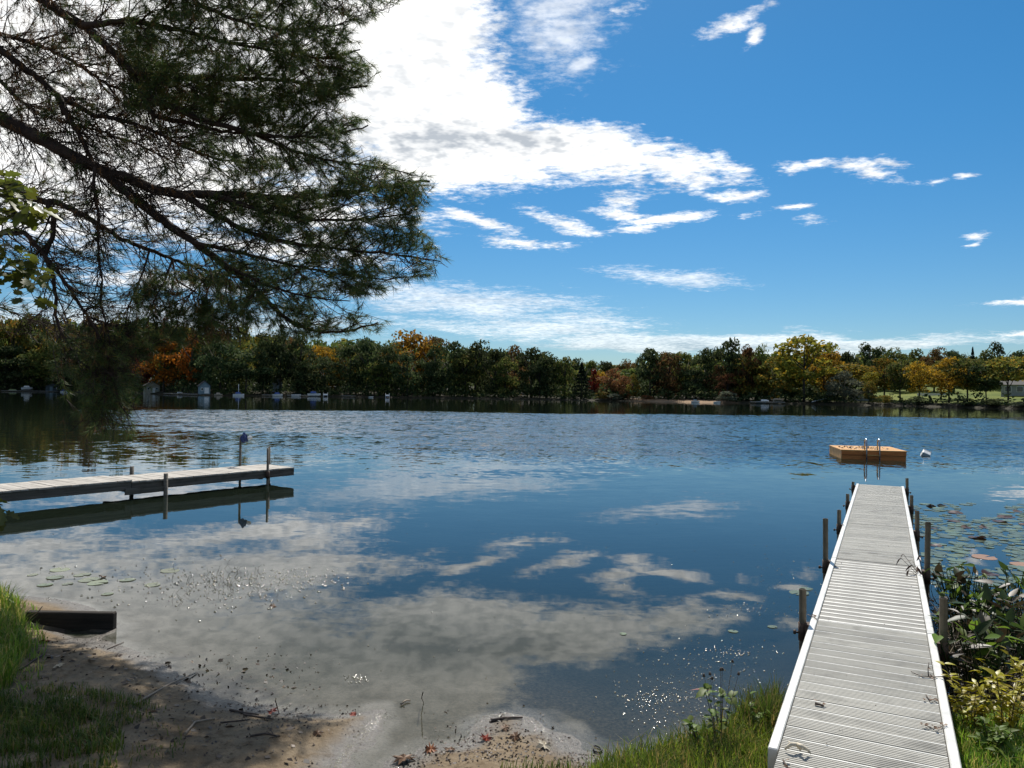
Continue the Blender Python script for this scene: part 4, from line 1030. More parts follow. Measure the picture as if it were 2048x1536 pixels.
def inside(x, y, mg=0):
    if y > 872: return False
    if x > float(np.interp(y, RB_Y, RB_X)) - mg: return False
    if x > 310 and y > 690: return False
    if x < 95 and y > 690: return False
    return True
def leafy(x, y):
    gap = math.sin(y * 0.062 + x * 0.013 + 1.2 * math.sin(x * 0.02)) + 0.6 * math.sin(y * 0.031 - x * 0.021)
    return leafy0(x, y) * (1.0 if gap > -0.45 else (0.30 if y > 230 or x > 640 else 0.8))
def leafy0(x, y):
    rb = float(np.interp(y, RB_Y, RB_X))
    if 110 < x < 300 and 650 < y < 880: return 0.42
    if 270 < x < 460 and 545 < y < 690: return 0.75
    if y < 215 and x > 250: return 0.8 + 0.2 * (x > 560)
    if x > rb - 170: return 1.0
    if x > rb - 330: return 0.92
    if x > 420: return 0.58
    return 0.10
class Tubes:
    """three-sided tapered twigs gathered in one array"""
    def __init__(s): s.V = []; s.F = []; s.n = 0
    def add(s, pts, rs, k=3):
        pts = np.asarray(pts, float); m = len(pts)
        tg = np.gradient(pts, axis=0); tg = unit(tg)
        up = np.where(np.abs(tg[:, 2:3]) < 0.9, np.array([[0, 0, 1.0]]), np.array([[1.0, 0, 0]]))
        b1 = unit(np.cross(tg, up)); b2 = np.cross(tg, b1)
        for j in range(k):
            a = 2 * math.pi * j / k
            s.V.append(pts + (b1 * math.cos(a) + b2 * math.sin(a)) * np.asarray(rs)[:, None])
        base = s.n
        for j in range(k):
            j2 = (j + 1) % k; i = np.arange(m - 1)
            s.F.append(np.stack([base + j * m + i, base + j2 * m + i, base + j2 * m + i + 1, base + j * m + i + 1], 1))
        s.n += m * k
    def mesh(s, name, mat): return raw_mesh(name, np.vstack(s.V), np.vstack(s.F), mat, True)
def resample(pts, step):
    pts = np.asarray(pts, float); d = np.r_[0, np.cumsum(np.linalg.norm(np.diff(pts, axis=0), axis=1))]
    n = max(3, int(d[-1] / step)); u = np.linspace(0, d[-1], n)
    return np.stack([np.interp(u, d, pts[:, k]) for k in range(3)], 1), d[-1]
pr = np.random.default_rng(21)
limb_objs = []; twigs = Tubes(); tufts = []; dead = []
pine = thing('pine_tree', 'white pine whose needled branches hang in from the upper left', 'tree', (-8.7, 10.0, 0.45))
PB = np.array([-8.7, 10.0, 0.45])
def curve(p0, d0, L, n, bend, jit):
    pts = [p0]; d = d0
    for i in range(n):
        d = unit(d + bend / n + pr.normal(size=3) * jit)
        pts.append(pts[-1] + d * L / n)
    return np.array(pts)
PS = 1.27
for pts, y0, y1, r0, r1 in LIMBS:
    n = len(pts); y0 *= PS; y1 *= PS; r0 *= PS * 0.98; r1 *= PS * 0.9
    w = np.array([list(PY(x, y, y0 + (y1 - y0) * i / (n - 1))) for i, (x, y) in enumerate(pts)])
    if pts[0][0] < -40:                      # every limb springs from the trunk
        if pts[0][0] <= -250: w[0] = (PB[0], PB[1], w[0][2])
        else: w = np.vstack([[PB[0], PB[1], w[0][2] + 0.35], w])
    w, L = resample(w, 0.07)
    w += pr.normal(size=w.shape) * min(0.006, r0 * 0.12)
    rs = r0 + (r1 - r0) * np.linspace(0, 1, len(w)) ** 0.75
    tb = Tubes(); tb.add(w - PB, rs, 8 if r0 > 0.03 else 5)
    limb_objs.append((tb, r0))
    tg = unit(np.gradient(w, axis=0))
    s = 0.0
    i = 0
    while i < len(w) - 1:
        i += max(1, int(pr.uniform(0.5, 1.75)))
        if i >= len(w): break
        p = w[i]; x, y = topx(p)
        if x < -40 or y < -120: continue
        if not inside(x, y, 0): continue
        for rep in range((1 if pr.uniform() < 0.75 else 2) + (1 if x < 330 and y < 480 and pr.uniform() < 0.8 else 0)):
            up = np.array([0, 0, 1.0]); side = unit(np.cross(tg[i], [0, 1.0, 0.0]))
            sgn = pr.choice([-1, 1])
            d0 = unit(tg[i] * pr.uniform(0.5, 1.2) + side * sgn * pr.uniform(0.25, 1.0) + np.array([0, 1, 0]) * pr.normal() * 0.55)
            L2 = pr.uniform(0.28, 0.95) * (1.0 if r0 > 0.02 else 0.6)
            if r0 < 0.02 and x < 320: d0 = unit(d0 + np.array([0, 0, -0.5]))
            c = curve(p, d0, L2, 6, np.array([0.35, 0, pr.uniform(-0.35, 0.15)]), 0.13)
            mg_ = pr.uniform(-14, 40); keep = [j for j in range(len(c)) if inside(*topx(c[j]), mg_)]
            if len(keep) < 3: continue
            m_ = 0
            while m_ + 1 < len(c) and inside(*topx(c[m_ + 1]), mg_): m_ += 1
            c = c[:m_ + 1]
            if len(c) < 3: continue
            rr = np.linspace(min(0.0095, rs[i] * 0.6), 0.0026, len(c))
            twigs.add(c - PB, rr)
            tgc = unit(np.gradient(c, axis=0))
            px0, py0 = topx(c[-1]); lf = leafy(px0, py0)
            if pr.uniform() < lf: tufts.append((c[-1], tgc[-1]))
            for j in range(1, len(c)):
                for _ in range(2 if pr.uniform() < 0.55 else 1):
                    d1 = unit(tgc[j] * 0.8 + unit(pr.normal(size=3)) * 0.9)
                    L3 = pr.uniform(0.09, 0.30)
                    cc = curve(c[j], d1, L3, 3, np.array([0.2, 0, 0.05]), 0.16)
                    q1 = topx(cc[-1])
                    if not inside(*q1, pr.uniform(-12, 22)): continue
                    twigs.add(cc - PB, np.linspace(0.0038, 0.0018, 4))
                    lf = leafy(*q1)
                    if pr.uniform() < lf:
                        dd = unit(cc[-1] - cc[-2]); tufts.append((cc[-1], dd))
                        if pr.uniform() < 0.65: tufts.append((cc[-2], unit(dd + pr.normal(size=3) * 0.4)))
                    elif pr.uniform() < 0.12 or (270 < q1[0] < 460 and 545 < q1[1] < 690 and pr.uniform() < 0.8) or (y < 230 and pr.uniform() < 0.6):
                        dead.append((cc[-1], unit(cc[-1] - cc[-2] + np.array([0, 0, -0.4]))))
def needles(tf, count, ln, wd_, spread, r):
    P0 = np.array([a for a, _ in tf]); Dn = np.array([b for _, b in tf])
    n = len(P0); P0 = np.repeat(P0, count, 0); Dn = np.repeat(Dn, count, 0)
    base = P0 - Dn * r.uniform(0, 0.09, (n * count, 1))
    dr = unit(Dn * r.uniform(0.35, 1.0, (n * count, 1)) + unit(r.normal(size=(n * count, 3))) * spread + np.array([0, 0, -0.10]))
    L = ln * r.uniform(0.65, 1.1, (n * count, 1))
    sd3 = unit(np.cross(dr, r.normal(size=dr.shape))) * wd_
    V_ = np.stack([base - sd3, base + sd3, base + dr * L], 1).reshape(-1, 3)
    return V_, np.arange(len(V_)).reshape(-1, 3)
for tb, r0 in limb_objs:
    inst('limb', tb.mesh('limb', M['pinebark']), pine)
inst('twigs', twigs.mesh('twigs', M['twig']), pine)
v, f = needles(tufts, 27, 0.125, 0.0023, 0.62, pr)
inst('needles', raw_mesh('needles', v - PB, f, M['needle']), pine)
if dead:
    v, f = needles(dead, 12, 0.095, 0.0021, 0.6, pr)
    inst('dead_needles', raw_mesh('dead_needles', v - PB, f, M['deadneedle']), pine)
b_ = MB(); b_.tube([(0, 0, -0.4), (0.0, 0, 1.0), (-0.05, 0, 4), (0.02, 0, 8), (0, 0, 13), (0, 0, 18)], [0.34, 0.26, 0.23, 0.19, 0.12, 0.02], 14)
b_.build('trunk', M['pinebark'], pine)
# crown above the picture: real boughs that shade the beach
ov = Tubes(); ot = []
for k in range(34):
    z0 = pr.uniform(5.0, 14); a = pr.uniform(-0.9, 1.3); L = pr.uniform(2.5, 6.0) * (1 - (z0 - 4) / 16)
    p0 = np.array([-8.7, 10.0, z0 + 0.45]); d0 = unit(np.array([math.cos(a), math.sin(a) * 0.8, 0.12]))
    c = curve(p0, d0, L, 9, np.array([0, 0, -0.25]), 0.06)
    if any(topx(q_)[1] > -25 and q_[1] > 0.5 for q_ in c): continue
    ov.add(c - PB, np.linspace(0.04, 0.006, len(c)), 5)
    for j in range(3, len(c)):
        for _ in range(8):
            d1 = unit(pr.normal(size=3) * np.array([1, 1, 0.5]) + d0 * 0.6); cc = curve(c[j], d1, pr.uniform(0.3, 0.7), 4, np.array([0, 0, 0.1]), 0.1)
            ov.add(cc - PB, np.linspace(0.006, 0.002, 5))
            for q_ in cc[1:]:
                for _2 in range(2): ot.append((q_ + pr.normal(size=3) * 0.04, unit(d1 + pr.normal(size=3) * 0.5)))
if ov.V:
    inst('upper_boughs', ov.mesh('upper_boughs', M['twig']), pine)
    v, f = needles(ot, 12, 0.11, 0.0035, 0.6, pr); inst('upper_needles', raw_mesh('upper_needles', v - PB, f, M['needle']), pine)
print('pine tufts', len(tufts), 'dead', len(dead), 'twig verts', twigs.n, 'upper', len(ot))

# ------------------------------------------------------------------ oak sprays at the left edge
def oak_leaf():
    out = [(0, 0), (0.06, 0.16), (0.20, 0.22), (0.13, 0.34), (0.30, 0.44), (0.17, 0.56), (0.28, 0.70), (0.13, 0.78), (0.12, 0.92), (0, 1.0)]
    vs = []; n = len(out)
    for x, y in out: vs.append((x, y, -0.10 * y * y + 0.10 * x))
    for x, y in out[1:-1]: vs.append((-x, y, -0.10 * y * y + 0.10 * x))
    mid = []
    fs = []
    for i in range(n):
        mid.append(len(vs)); vs.append((0, out[i][1], -0.10 * out[i][1] ** 2))
    for i in range(n - 1):
        fs.append((i, i + 1, mid[i + 1], mid[i]))
        la = i if i == 0 else n + i - 1; lb = (n - 1) if i + 1 == n - 1 else n + i
        fs.append((mid[i], mid[i + 1], lb, la))
    b = MB(); b.add(vs, fs, True); return b.mesh('leaf', M['oakleaf'])
OL = oak_leaf()
OB = PY(-210, 1500, 5.4); OB = Vector((-5.1, 5.3, gz(-5.1, 5.3)))
oak = thing('oak_sapling', 'young oak whose sunlit green lobed leaves poke in at the left edge', 'tree', OB)
b_ = MB(); top = PY(-150, 200, 5.3)
b_.tube([(0, 0, -0.1), (0.05, 0.02, 0.6), (0.02, -0.03, 1.2), (-0.05, 0.0, 2.0), (0.03, 0.05, 2.8), (0.08, 0.0, 3.6), (0.2, 0.05, 4.4)], [0.05, 0.045, 0.04, 0.033, 0.026, 0.018, 0.008], 8); b_.build('trunk', M['twig'], oak)
for cx, cy_, n, sprd, dpt in [(30, 425, 34, 44, 5.0), (12, 370, 14, 34, 5.1), (44, 545, 46, 44, 4.9), (4, 500, 18, 30, 4.9), (60, 400, 12, 22, 5.0), (4, 1010, 4, 16, 4.6), (8, 1040, 3, 12, 4.6)]:
    c = PY(cx, cy_, dpt); st = Vector((OB.x, OB.y, max(c.z + 0.15, 0.8)))
    b_ = MB(); b_.tube([st - OB, st.lerp(c, 0.5) - OB + Vector((0, 0, 0.08)), c - OB], [0.014, 0.009, 0.004], 5); b_.build('branch', M['twig'], oak)
    for k in range(n):
        q_ = PY(cx + random.gauss(0, sprd * 0.6), cy_ + random.gauss(0, sprd * 0.5), dpt + random.uniform(-0.2, 0.2))
        s_ = random.uniform(0.10, 0.17)
        inst('leaf', OL, oak, q_ - OB, (random.uniform(-0.9, 0.5), random.uniform(-0.7, 0.7), random.uniform(0, 6.28)), (s_, s_, s_))
        if k % 4 == 0: 
            b_ = MB(); b_.tube([c - OB, q_ - OB], [0.004, 0.002], 4, False); b_.build('twig', M['twig'], oak)

# ------------------------------------------------------------------ grass
def blades(pts, hmin, hmax, wd_, bend, r, mat, name):
    pts = np.asarray(pts); n = len(pts)
    h = r.uniform(hmin, hmax, (n, 1)); a = r.uniform(0, 6.28, n)
    d = np.stack([np.cos(a), np.sin(a), np.zeros(n)], 1); s = np.stack([-np.sin(a), np.cos(a), np.zeros(n)], 1) * wd_
    bd = r.uniform(0.1, bend, (n, 1)) * h
    up = np.array([[0, 0, 1.0]])
    p1 = pts + up * h * 0.55 + d * bd * 0.3; p2 = pts + up * h * (1 - 0.25 * bd / h) + d * bd
    V_ = np.stack([pts - s, pts + s, p1 + s * 0.8, p1 - s * 0.8, p2], 1).reshape(-1, 3)
    b = np.arange(n)[:, None] * 5
    me = bpy.data.meshes.new(name)
    F4 = b + np.array([[0, 1, 2, 3]]); F3 = b + np.array([[3, 2, 4]])
    lp = np.concatenate([F4.ravel(), F3.ravel()]).astype(np.int32)
    me.vertices.add(len(V_)); me.vertices.foreach_set('co', V_.astype(np.float32).ravel())
    me.loops.add(len(lp)); me.loops.foreach_set('vertex_index', lp)
    me.polygons.add(2 * n)
    me.polygons.foreach_set('loop_start', np.concatenate([np.arange(n) * 4, 4 * n + np.arange(n) * 3]).astype(np.int32))
    me.polygons.foreach_set('loop_total', np.concatenate([np.full(n, 4), np.full(n, 3)]).astype(np.int32))
    me.materials.append(mat); me.update(calc_edges=True)
    return tag(inst(name, me), kind='stuff')
def scatter(poly_px, n, clump=0.0, zg=0.05):
    """random ground points inside a photo-space outline projected on the ground"""
    pp = np.array([[P(x, y, zg).x, P(x, y, zg).y] for x, y in poly_px])
    lo, hi = pp.min(0), pp.max(0); out = []
    while len(out) < n:
        c = rng.uniform(lo, hi, (n * 2, 2))
        if clump:
            k = np.sin(c[:, 0] * 9 + 3 * np.sin(c[:, 1] * 5)) * np.sin(c[:, 1] * 8 + 2 * np.sin(c[:, 0] * 6))
            c = c[k > rng.uniform(-1, 1, len(c)) * clump + (clump - 1) * 0.6]
        ins = np.zeros(len(c), bool); m = len(pp)
        for i in range(m):
            a, b = pp[i], pp[(i + 1) % m]
            cond = (a[1] > c[:, 1]) != (b[1] > c[:, 1])
            with np.errstate(divide='ignore', invalid='ignore'):
                xi = (b[0] - a[0]) * (c[:, 1] - a[1]) / (b[1] - a[1]) + a[0]
            ins ^= cond & (c[:, 0] < xi)
        out += list(c[ins])
    c = np.array(out[:n]); z = ground_z(c[:, 0][None], c[:, 1][None])[0]
    return np.c_[c, z]
def above(p, z=0.0): return p[p[:, 2] > z]
blades(above(scatter([(-160, 1215), (10, 1212), (40, 1235), (50, 1270), (62, 1310), (40, 1350), (20, 1400), (-160, 1440)], 5200)), 0.08, 0.24, 0.0045, 0.9, rng, M['grass'], 'grass')
blades(scatter([(-200, 1420), (0, 1415), (60, 1440), (140, 1425), (200, 1450), (250, 1500), (230, 1580), (-200, 1640)], 5200, 0.75), 0.04, 0.12, 0.0035, 1.0, rng, M['grassdark'], 'grass')
blades(scatter([(60, 1400), (180, 1390), (300, 1410), (330, 1440), (230, 1480), (90, 1440)], 700, 0.9), 0.03, 0.08, 0.003, 1.0, rng, M['grassdark'], 'grass')
blades(above(scatter([(1180, 1560), (1250, 1525), (1330, 1502), (1410, 1476), (1450, 1456), (1500, 1440), (1555, 1440), (1545, 1500), (1545, 1660), (1180, 1660)], 7500)), 0.07, 0.22, 0.0038, 0.8, rng, M['grass'], 'grass')
blades(scatter([(1470, 1455), (1500, 1428), (1560, 1405), (1565, 1440), (1540, 1480)], 900), 0.15, 0.34, 0.003, 0.7, rng, M['grassdark'], 'grass')
blades(above(scatter([(1905, 1460), (1960, 1440), (2120, 1430), (2150, 1640), (1935, 1640)], 5500)), 0.05, 0.16, 0.0035, 0.9, rng, M['grass'], 'grass')
blades(scatter([(-160, 1395), (90, 1370), (330, 1420), (400, 1500), (330, 1580), (-160, 1600)], 900, 0.9), 0.02, 0.07, 0.003, 1.1, rng, M['grassdark'], 'grass')
blades(above(scatter([(20, 1215), (70, 1225), (95, 1290), (85, 1370), (40, 1420), (10, 1400)], 420, 0.5)), 0.03, 0.12, 0.0035, 1.2, rng, M['grass'], 'grass')
blades(above(scatter([(1180, 1560), (1200, 1510), (1330, 1485), (1430, 1450), (1480, 1430), (1555, 1420), (1545, 1520)], 700, 0.6), -0.03), 0.04, 0.2, 0.003, 1.3, rng, M['grass'], 'grass')
blades(above(scatter([(-160, 1215), (-700, 1180), (-1100, 1300), (-1100, 1700), (-200, 1640)], 9000, 0.5)), 0.04, 0.16, 0.004, 1.1, rng, M['grassdark'], 'grass')
blades(above(scatter([(2120, 1430), (2500, 1370), (3000, 1330), (3000, 1700), (2150, 1640)], 7000, 0.4)), 0.05, 0.16, 0.004, 1.0, rng, M['grass'], 'grass')
blades(scatter([(1000, 1545), (1100, 1530), (1200, 1528), (1250, 1560), (1000, 1600)], 500), 0.02, 0.08, 0.003, 0.9, rng, M['grassdark'], 'grass')

# ------------------------------------------------------------------ leafy weeds, shrubs, pickerelweed
def simple_leaf(name, L, Wd, mat, fold=0.15, droop=0.25, heart=False):
    b = MB(); prof = [(0.0, 0.02), (0.12, 0.62), (0.35, 1.0), (0.65, 0.72), (1.0, 0.0)]
    if heart: prof = [(-0.14, 0.55), (0.05, 0.95), (0.3, 1.0), (0.65, 0.6), (1.0, 0.0)]
    vs = []; fs = []
    for u, w in prof:
        z = -droop * L * max(u, 0) ** 2
        vs += [(-w * Wd / 2, u * L, z + fold * w * Wd / 2), (0, max(u, 0) * L, z), (w * Wd / 2, u * L, z + fold * w * Wd / 2)]
    for i in range(len(prof) - 1):
        a = i * 3; fs += [(a, a + 1, a + 4, a + 3), (a + 1, a + 2, a + 5, a + 4)]
    b.add(vs, fs, True); return b.mesh(name, mat)
LF_S = simple_leaf('leaf', 0.075, 0.030, M['shrub']); LF_W = simple_leaf('leaf', 0.06, 0.038, M['weed'])
LF_P = simple_leaf('leaf', 0.17, 0.085, M['pickerel'], 0.25, 0.12, True); LF_P2 = simple_leaf('leaf', 0.17, 0.04, M['pickerel'], 0.5, 0.2)
def leafy_plant(name, label, cat, base, stems, hgt, spread, leaf, nleaf, mat_stem, lscale=(0.7, 1.25), group=None, mat=None):
    t_ = thing(name, label, cat, base, 0, group)
    for s in range(stems):
        a = random.uniform(0, 6.28); R_ = random.uniform(0.2, 1) * spread; h = hgt * random.uniform(0.6, 1.1)
        pts = [Vector((0.15 * R_ * math.cos(a), 0.15 * R_ * math.sin(a), -0.03)), Vector((0.5 * R_ * math.cos(a), 0.5 * R_ * math.sin(a), h * 0.55)), Vector((R_ * math.cos(a), R_ * math.sin(a), h))]
        MB().tube(pts, [0.0035, 0.003, 0.0015], 5, False).build('stem', M[mat_stem], t_)
        for k in range(nleaf // stems):
            u = random.uniform(0.25, 1.0); p_ = pts[0].lerp(pts[1], u * 2) if u < 0.5 else pts[1].lerp(pts[2], u * 2 - 1)
            sc_ = random.uniform(*lscale)
            inst('leaf', leaf, t_, p_, (random.uniform(-0.3, 0.7), random.uniform(-0.5, 0.5), random.uniform(0, 6.28)), (sc_, sc_, sc_), mat)
    return t_
def gp(x, y, zg=0.08):
    p = P(x, y, zg); return Vector((p.x, p.y, gz(p.x, p.y)))
p = gp(1440, 1500); leafy_plant('weed', 'leafy green weed with dark seed heads standing in grass left of the dock', 'plant', p, 4, 0.44, 0.14, LF_W, 44, 'stick', (0.8, 1.4))
w_ = bpy.data.objects['weed']
for k in range(7):
    a = random.uniform(-0.12, 0.12); b_ = random.uniform(-0.1, 0.1); hh = random.uniform(0.45, 0.56)
    MB().tube([(a * 0.3, b_ * 0.3, 0.2), (a, b_, hh)], [0.002, 0.0012], 4, False).build('seed_stalk', M['stick'], w_)
    MB().tube([(a, b_, hh), (a * 1.02, b_, hh + 0.018)], [0.010, 0.004], 6).build('seed_head', M['stick'], w_)
inst('red_leaf', simple_leaf('red_leaf', 0.13, 0.03, M['redleaf']), w_, (-0.06, 0, 0.40), (0.2, 0.2, 1.45))
p = gp(1400, 1505); leafy_plant('weed', 'low pale leaved weed at the water edge left of the seed head weed', 'plant', p, 4, 0.26, 0.12, LF_W, 28, 'stick', (0.7, 1.2))
p = gp(1515, 1470); leafy_plant('weed', 'dark leaved weed in tall grass against the dock edge', 'plant', p, 4, 0.28, 0.10, LF_W, 30, 'stick', (0.6, 1.0))
for x, y, h, sp_, n, lb in [(1945, 1470, 0.40, 0.22, 210, 'yellow leaved shrub touching the right edge of the dock'), (2010, 1480, 0.52, 0.26, 230, 'taller yellow shrub with thin stems at the lower right corner'),
                            (2075, 1440, 0.55, 0.28, 190, 'yellow green shrub cut by the right border of the picture'), (1985, 1525, 0.22, 0.24, 160, 'low green yellow undershrub in the lower right corner')]:
    leafy_plant('shrub', lb, 'shrub', gp(x, y), 10, h, sp_, LF_S, n, 'stick', (0.6, 1.2), None, M['weed'] if 'undershrub' in lb else None)
PK = [(1872, 1190), (1895, 1185), (1905, 1235), (1925, 1215), (1950, 1230), (1975, 1250), (1995, 1260), (2020, 1235), (2040, 1260), (1930, 1270), (1960, 1300), (2000, 1310), (2035, 1320), (1915, 1310), (1900, 1350), (1945, 1350), (1985, 1360), (2060, 1220), (1885, 1215), (1915, 1180), (1940, 1195), (1965, 1215), (2010, 1205), (2035, 1195), (1985, 1225), (1890, 1270), (2070, 1290), (1950, 1330)]
for i, (x, y) in enumerate(PK):
    if x < 1915 + (y - 1190) * 0.2: x += 40
    p = P(x, y + 45); 
    t_ = thing('pickerelweed', 'dark pickerelweed clump with broad pointed leaves in the water right of the dock', 'water plant', (p.x, p.y, 0), 0, 'pickerelweed clumps in the water by the dock')
    for k in range(13):
        a = random.uniform(0, 6.28); R_ = random.uniform(0.05, 0.26); h = random.uniform(0.18, 0.50)
        e = Vector((R_ * math.cos(a), R_ * math.sin(a), h))
        MB().tube([(0.3 * e.x, 0.3 * e.y, -0.25), (0.75 * e.x, 0.75 * e.y, h * 0.6), tuple(e)], [0.006, 0.005, 0.0035], 5, False).build('stem', M['pickerel'], t_)
        sc_ = random.uniform(0.55, 1.05)
        inst('leaf', LF_P if random.random() < 0.6 else LF_P2, t_, e, (random.uniform(-0.6, 1.1), random.uniform(-0.5, 0.5), random.uniform(0, 6.28)), (sc_, sc_, sc_), random.choice([None, None, M['deadstalk'], M['weed']]))
# tangle of dead stalks over the water
tg_ = Tubes()
for k in range(1150):
    x = random.uniform(1862, 2090); y = random.uniform(1225, 1440)
    if x < 1862 + (y - 1225) * 0.22: continue
    p = np.array(list(P(x, y))); a = random.uniform(0, 6.28); L = random.uniform(0.12, 0.5)
    p[2] = random.uniform(-0.03, 0.16)
    d0 = np.array([math.cos(a), math.sin(a), random.uniform(-0.25, 0.45)])
    c = [p]; d1 = d0
    for _ in range(5):
        d1 = unit(d1 + rng.normal(size=3) * 0.28); c.append(c[-1] + d1 * L / 5)
    tg_.add(c, np.linspace(random.uniform(0.003, 0.0065), 0.0015, 6))
tag(inst('dead_stalks', tg_.mesh('dead_stalks', M['deadstalk'])), kind='stuff')
# curled dead leaves among them
pts = []
for k in range(900):
    x = random.uniform(1868, 2090); y = random.uniform(1230, 1440)
    if x < 1868 + (y - 1230) * 0.22: continue
    p = P(x, y); pts.append((p.x, p.y, random.uniform(0.01, 0.14)))
v, f = leaf_cloud(np.array(pts), np.tile([0, -0.3, 0.8], (len(pts), 1)), 0.045, rng)
tag(inst('dead_leaves', raw_mesh('dead_leaves', v, f, M['deadstalk'])), kind='stuff')
# dark wilted plant caught on the dock edge by the middle post
p = P(1842, 1165, 0.3)
t_ = thing('wilted_plant', 'dark wilted plant drooping over the right edge of the dock beside a post', 'plant', (p.x, p.y, 0.0))
for k in range(12):
    a = random.uniform(1.6, 4.6); L = random.uniform(0.08, 0.22); e = Vector((L * math.cos(a), L * math.sin(a) * 0.6, random.uniform(0.34, 0.62)))
    MB().tube([(0.03, 0, -0.2), (0.02, 0, 0.33), tuple(e)], [0.005, 0.004, 0.002], 5, False).build('stem', M['stick'], t_)
    inst('leaf', LF_P2, t_, e, (random.uniform(-1.2, 0.2), random.uniform(-0.8, 0.8), a - 1.57), (0.6, 0.6, 0.6), M['lilydark'])

# ------------------------------------------------------------------ lily pads
def pad_mesh(seed, curl):
    r = random.Random(seed); n = 16; b = MB(); vs = [(0, 0, 0.002)]
    for k in range(n):
        a = 0.18 + (6.2832 - 0.36) * k / (n - 1); R_ = 0.5 * (1 + r.uniform(-0.05, 0.05))
        z = 0.004 + curl * max(0, math.sin(a * 1.0 + seed)) ** 3 + r.uniform(0, 0.008)
        vs.append((R_ * math.sin(a) * (1 - curl * 0.5), R_ * math.cos(a), z))
    fs = [(0, k + 1, k) for k in range(1, n)]
    b.add(vs, fs, False)
    return b.mesh('lily_pad', M['lily'])
PADS = [pad_mesh(i, c) for i, c in enumerate((0.0, 0.0, 0.02, 0.05, 0.10, 0.20))]
placed = []
def pad(x, y, size, mi, label, group, mat=None):
    p = P(x, y)
    for q_ in placed:
        if (q_[0] - p.x) ** 2 + (q_[1] - p.y) ** 2 < (0.40 * (q_[2] + size)) ** 2: return False
    placed.append((p.x, p.y, size))
    o_ = inst('lily_pad', PADS[mi], None, (p.x, p.y, 0.004), (random.uniform(-0.035, 0.035), random.uniform(-0.035, 0.035), random.uniform(0, 6.28)), (size, size * random.uniform(0.85, 1.0), size), mat)
    tag(o_, label, 'lily pad', group); return True
pad(1968, 1115, 0.34, 2, 'large tan lily pad alone in open water right of the dock', None, M['lilytan'])
pad(2046, 1130, 0.32, 2, 'tan lily pad at the right border of the picture', None, M['lilytan'])
pad(1598, 1186, 0.22, 0, 'pale lily pad, larger of two touching pads left of the dock', None)
pad(1612, 1178, 0.16, 0, 'pale lily pad, smaller of two touching pads left of the dock', None)
pad(1545, 1254, 0.10, 1, 'single small pale lily pad in dark water left of the dock post', None)
pad(1466, 1263, 0.10, 1, 'small pale lily pad farthest from the dock on its left', None)
pad(1246, 1268, 0.08, 1, 'tiny pale lily pad alone in the cloud reflection', None)
cnt = 0
for k in range(4000):
    x = random.uniform(1824, 2140); y = 1000 + 170 * random.random() ** 0.8
    edge = 1006 + max(0, 1900 - x) * 0.02
    if y < edge or x < 1822 + (y - 1000) * 0.23: continue
    dens_ = 0.35 if y < 1030 else 0.9
    gap = math.sin(x * 0.021 + 1.0) * math.sin(y * 0.06 + x * 0.008)
    if gap < -0.5 or random.random() > dens_: continue
    if 1930 < x < 2020 and 1095 < y < 1128: continue
    r_ = random.random(); mi = random.choice([0, 0, 1, 1, 2, 3]); mt = None; lb = 'flat green lily pad floating in the dense patch right of the dock'; gr = 'green lily pads right of the dock'
    if r_ < 0.11: mi = random.choice([4, 5]); mt = M['lilydark']; lb = 'dark brown curled lily pad in the dense patch right of the dock'; gr = 'curled brown lily pads right of the dock'
    if pad(x, y, random.uniform(0.12, 0.30), mi, lb, gr, mt): cnt += 1
    if cnt >= 285: break
for x, y in [(110, 1155), (135, 1168), (165, 1150), (178, 1160), (120, 1140), (305, 1170), (340, 1142), (195, 1166), (255, 1160), (215, 1188), (90, 1170), (65, 1150)]:
    pad(x, y, random.uniform(0.12, 0.24), 0, 'faint yellowish lily pad in the shallow water above the dark timber', 'pads in the left shallows', M['lily'])

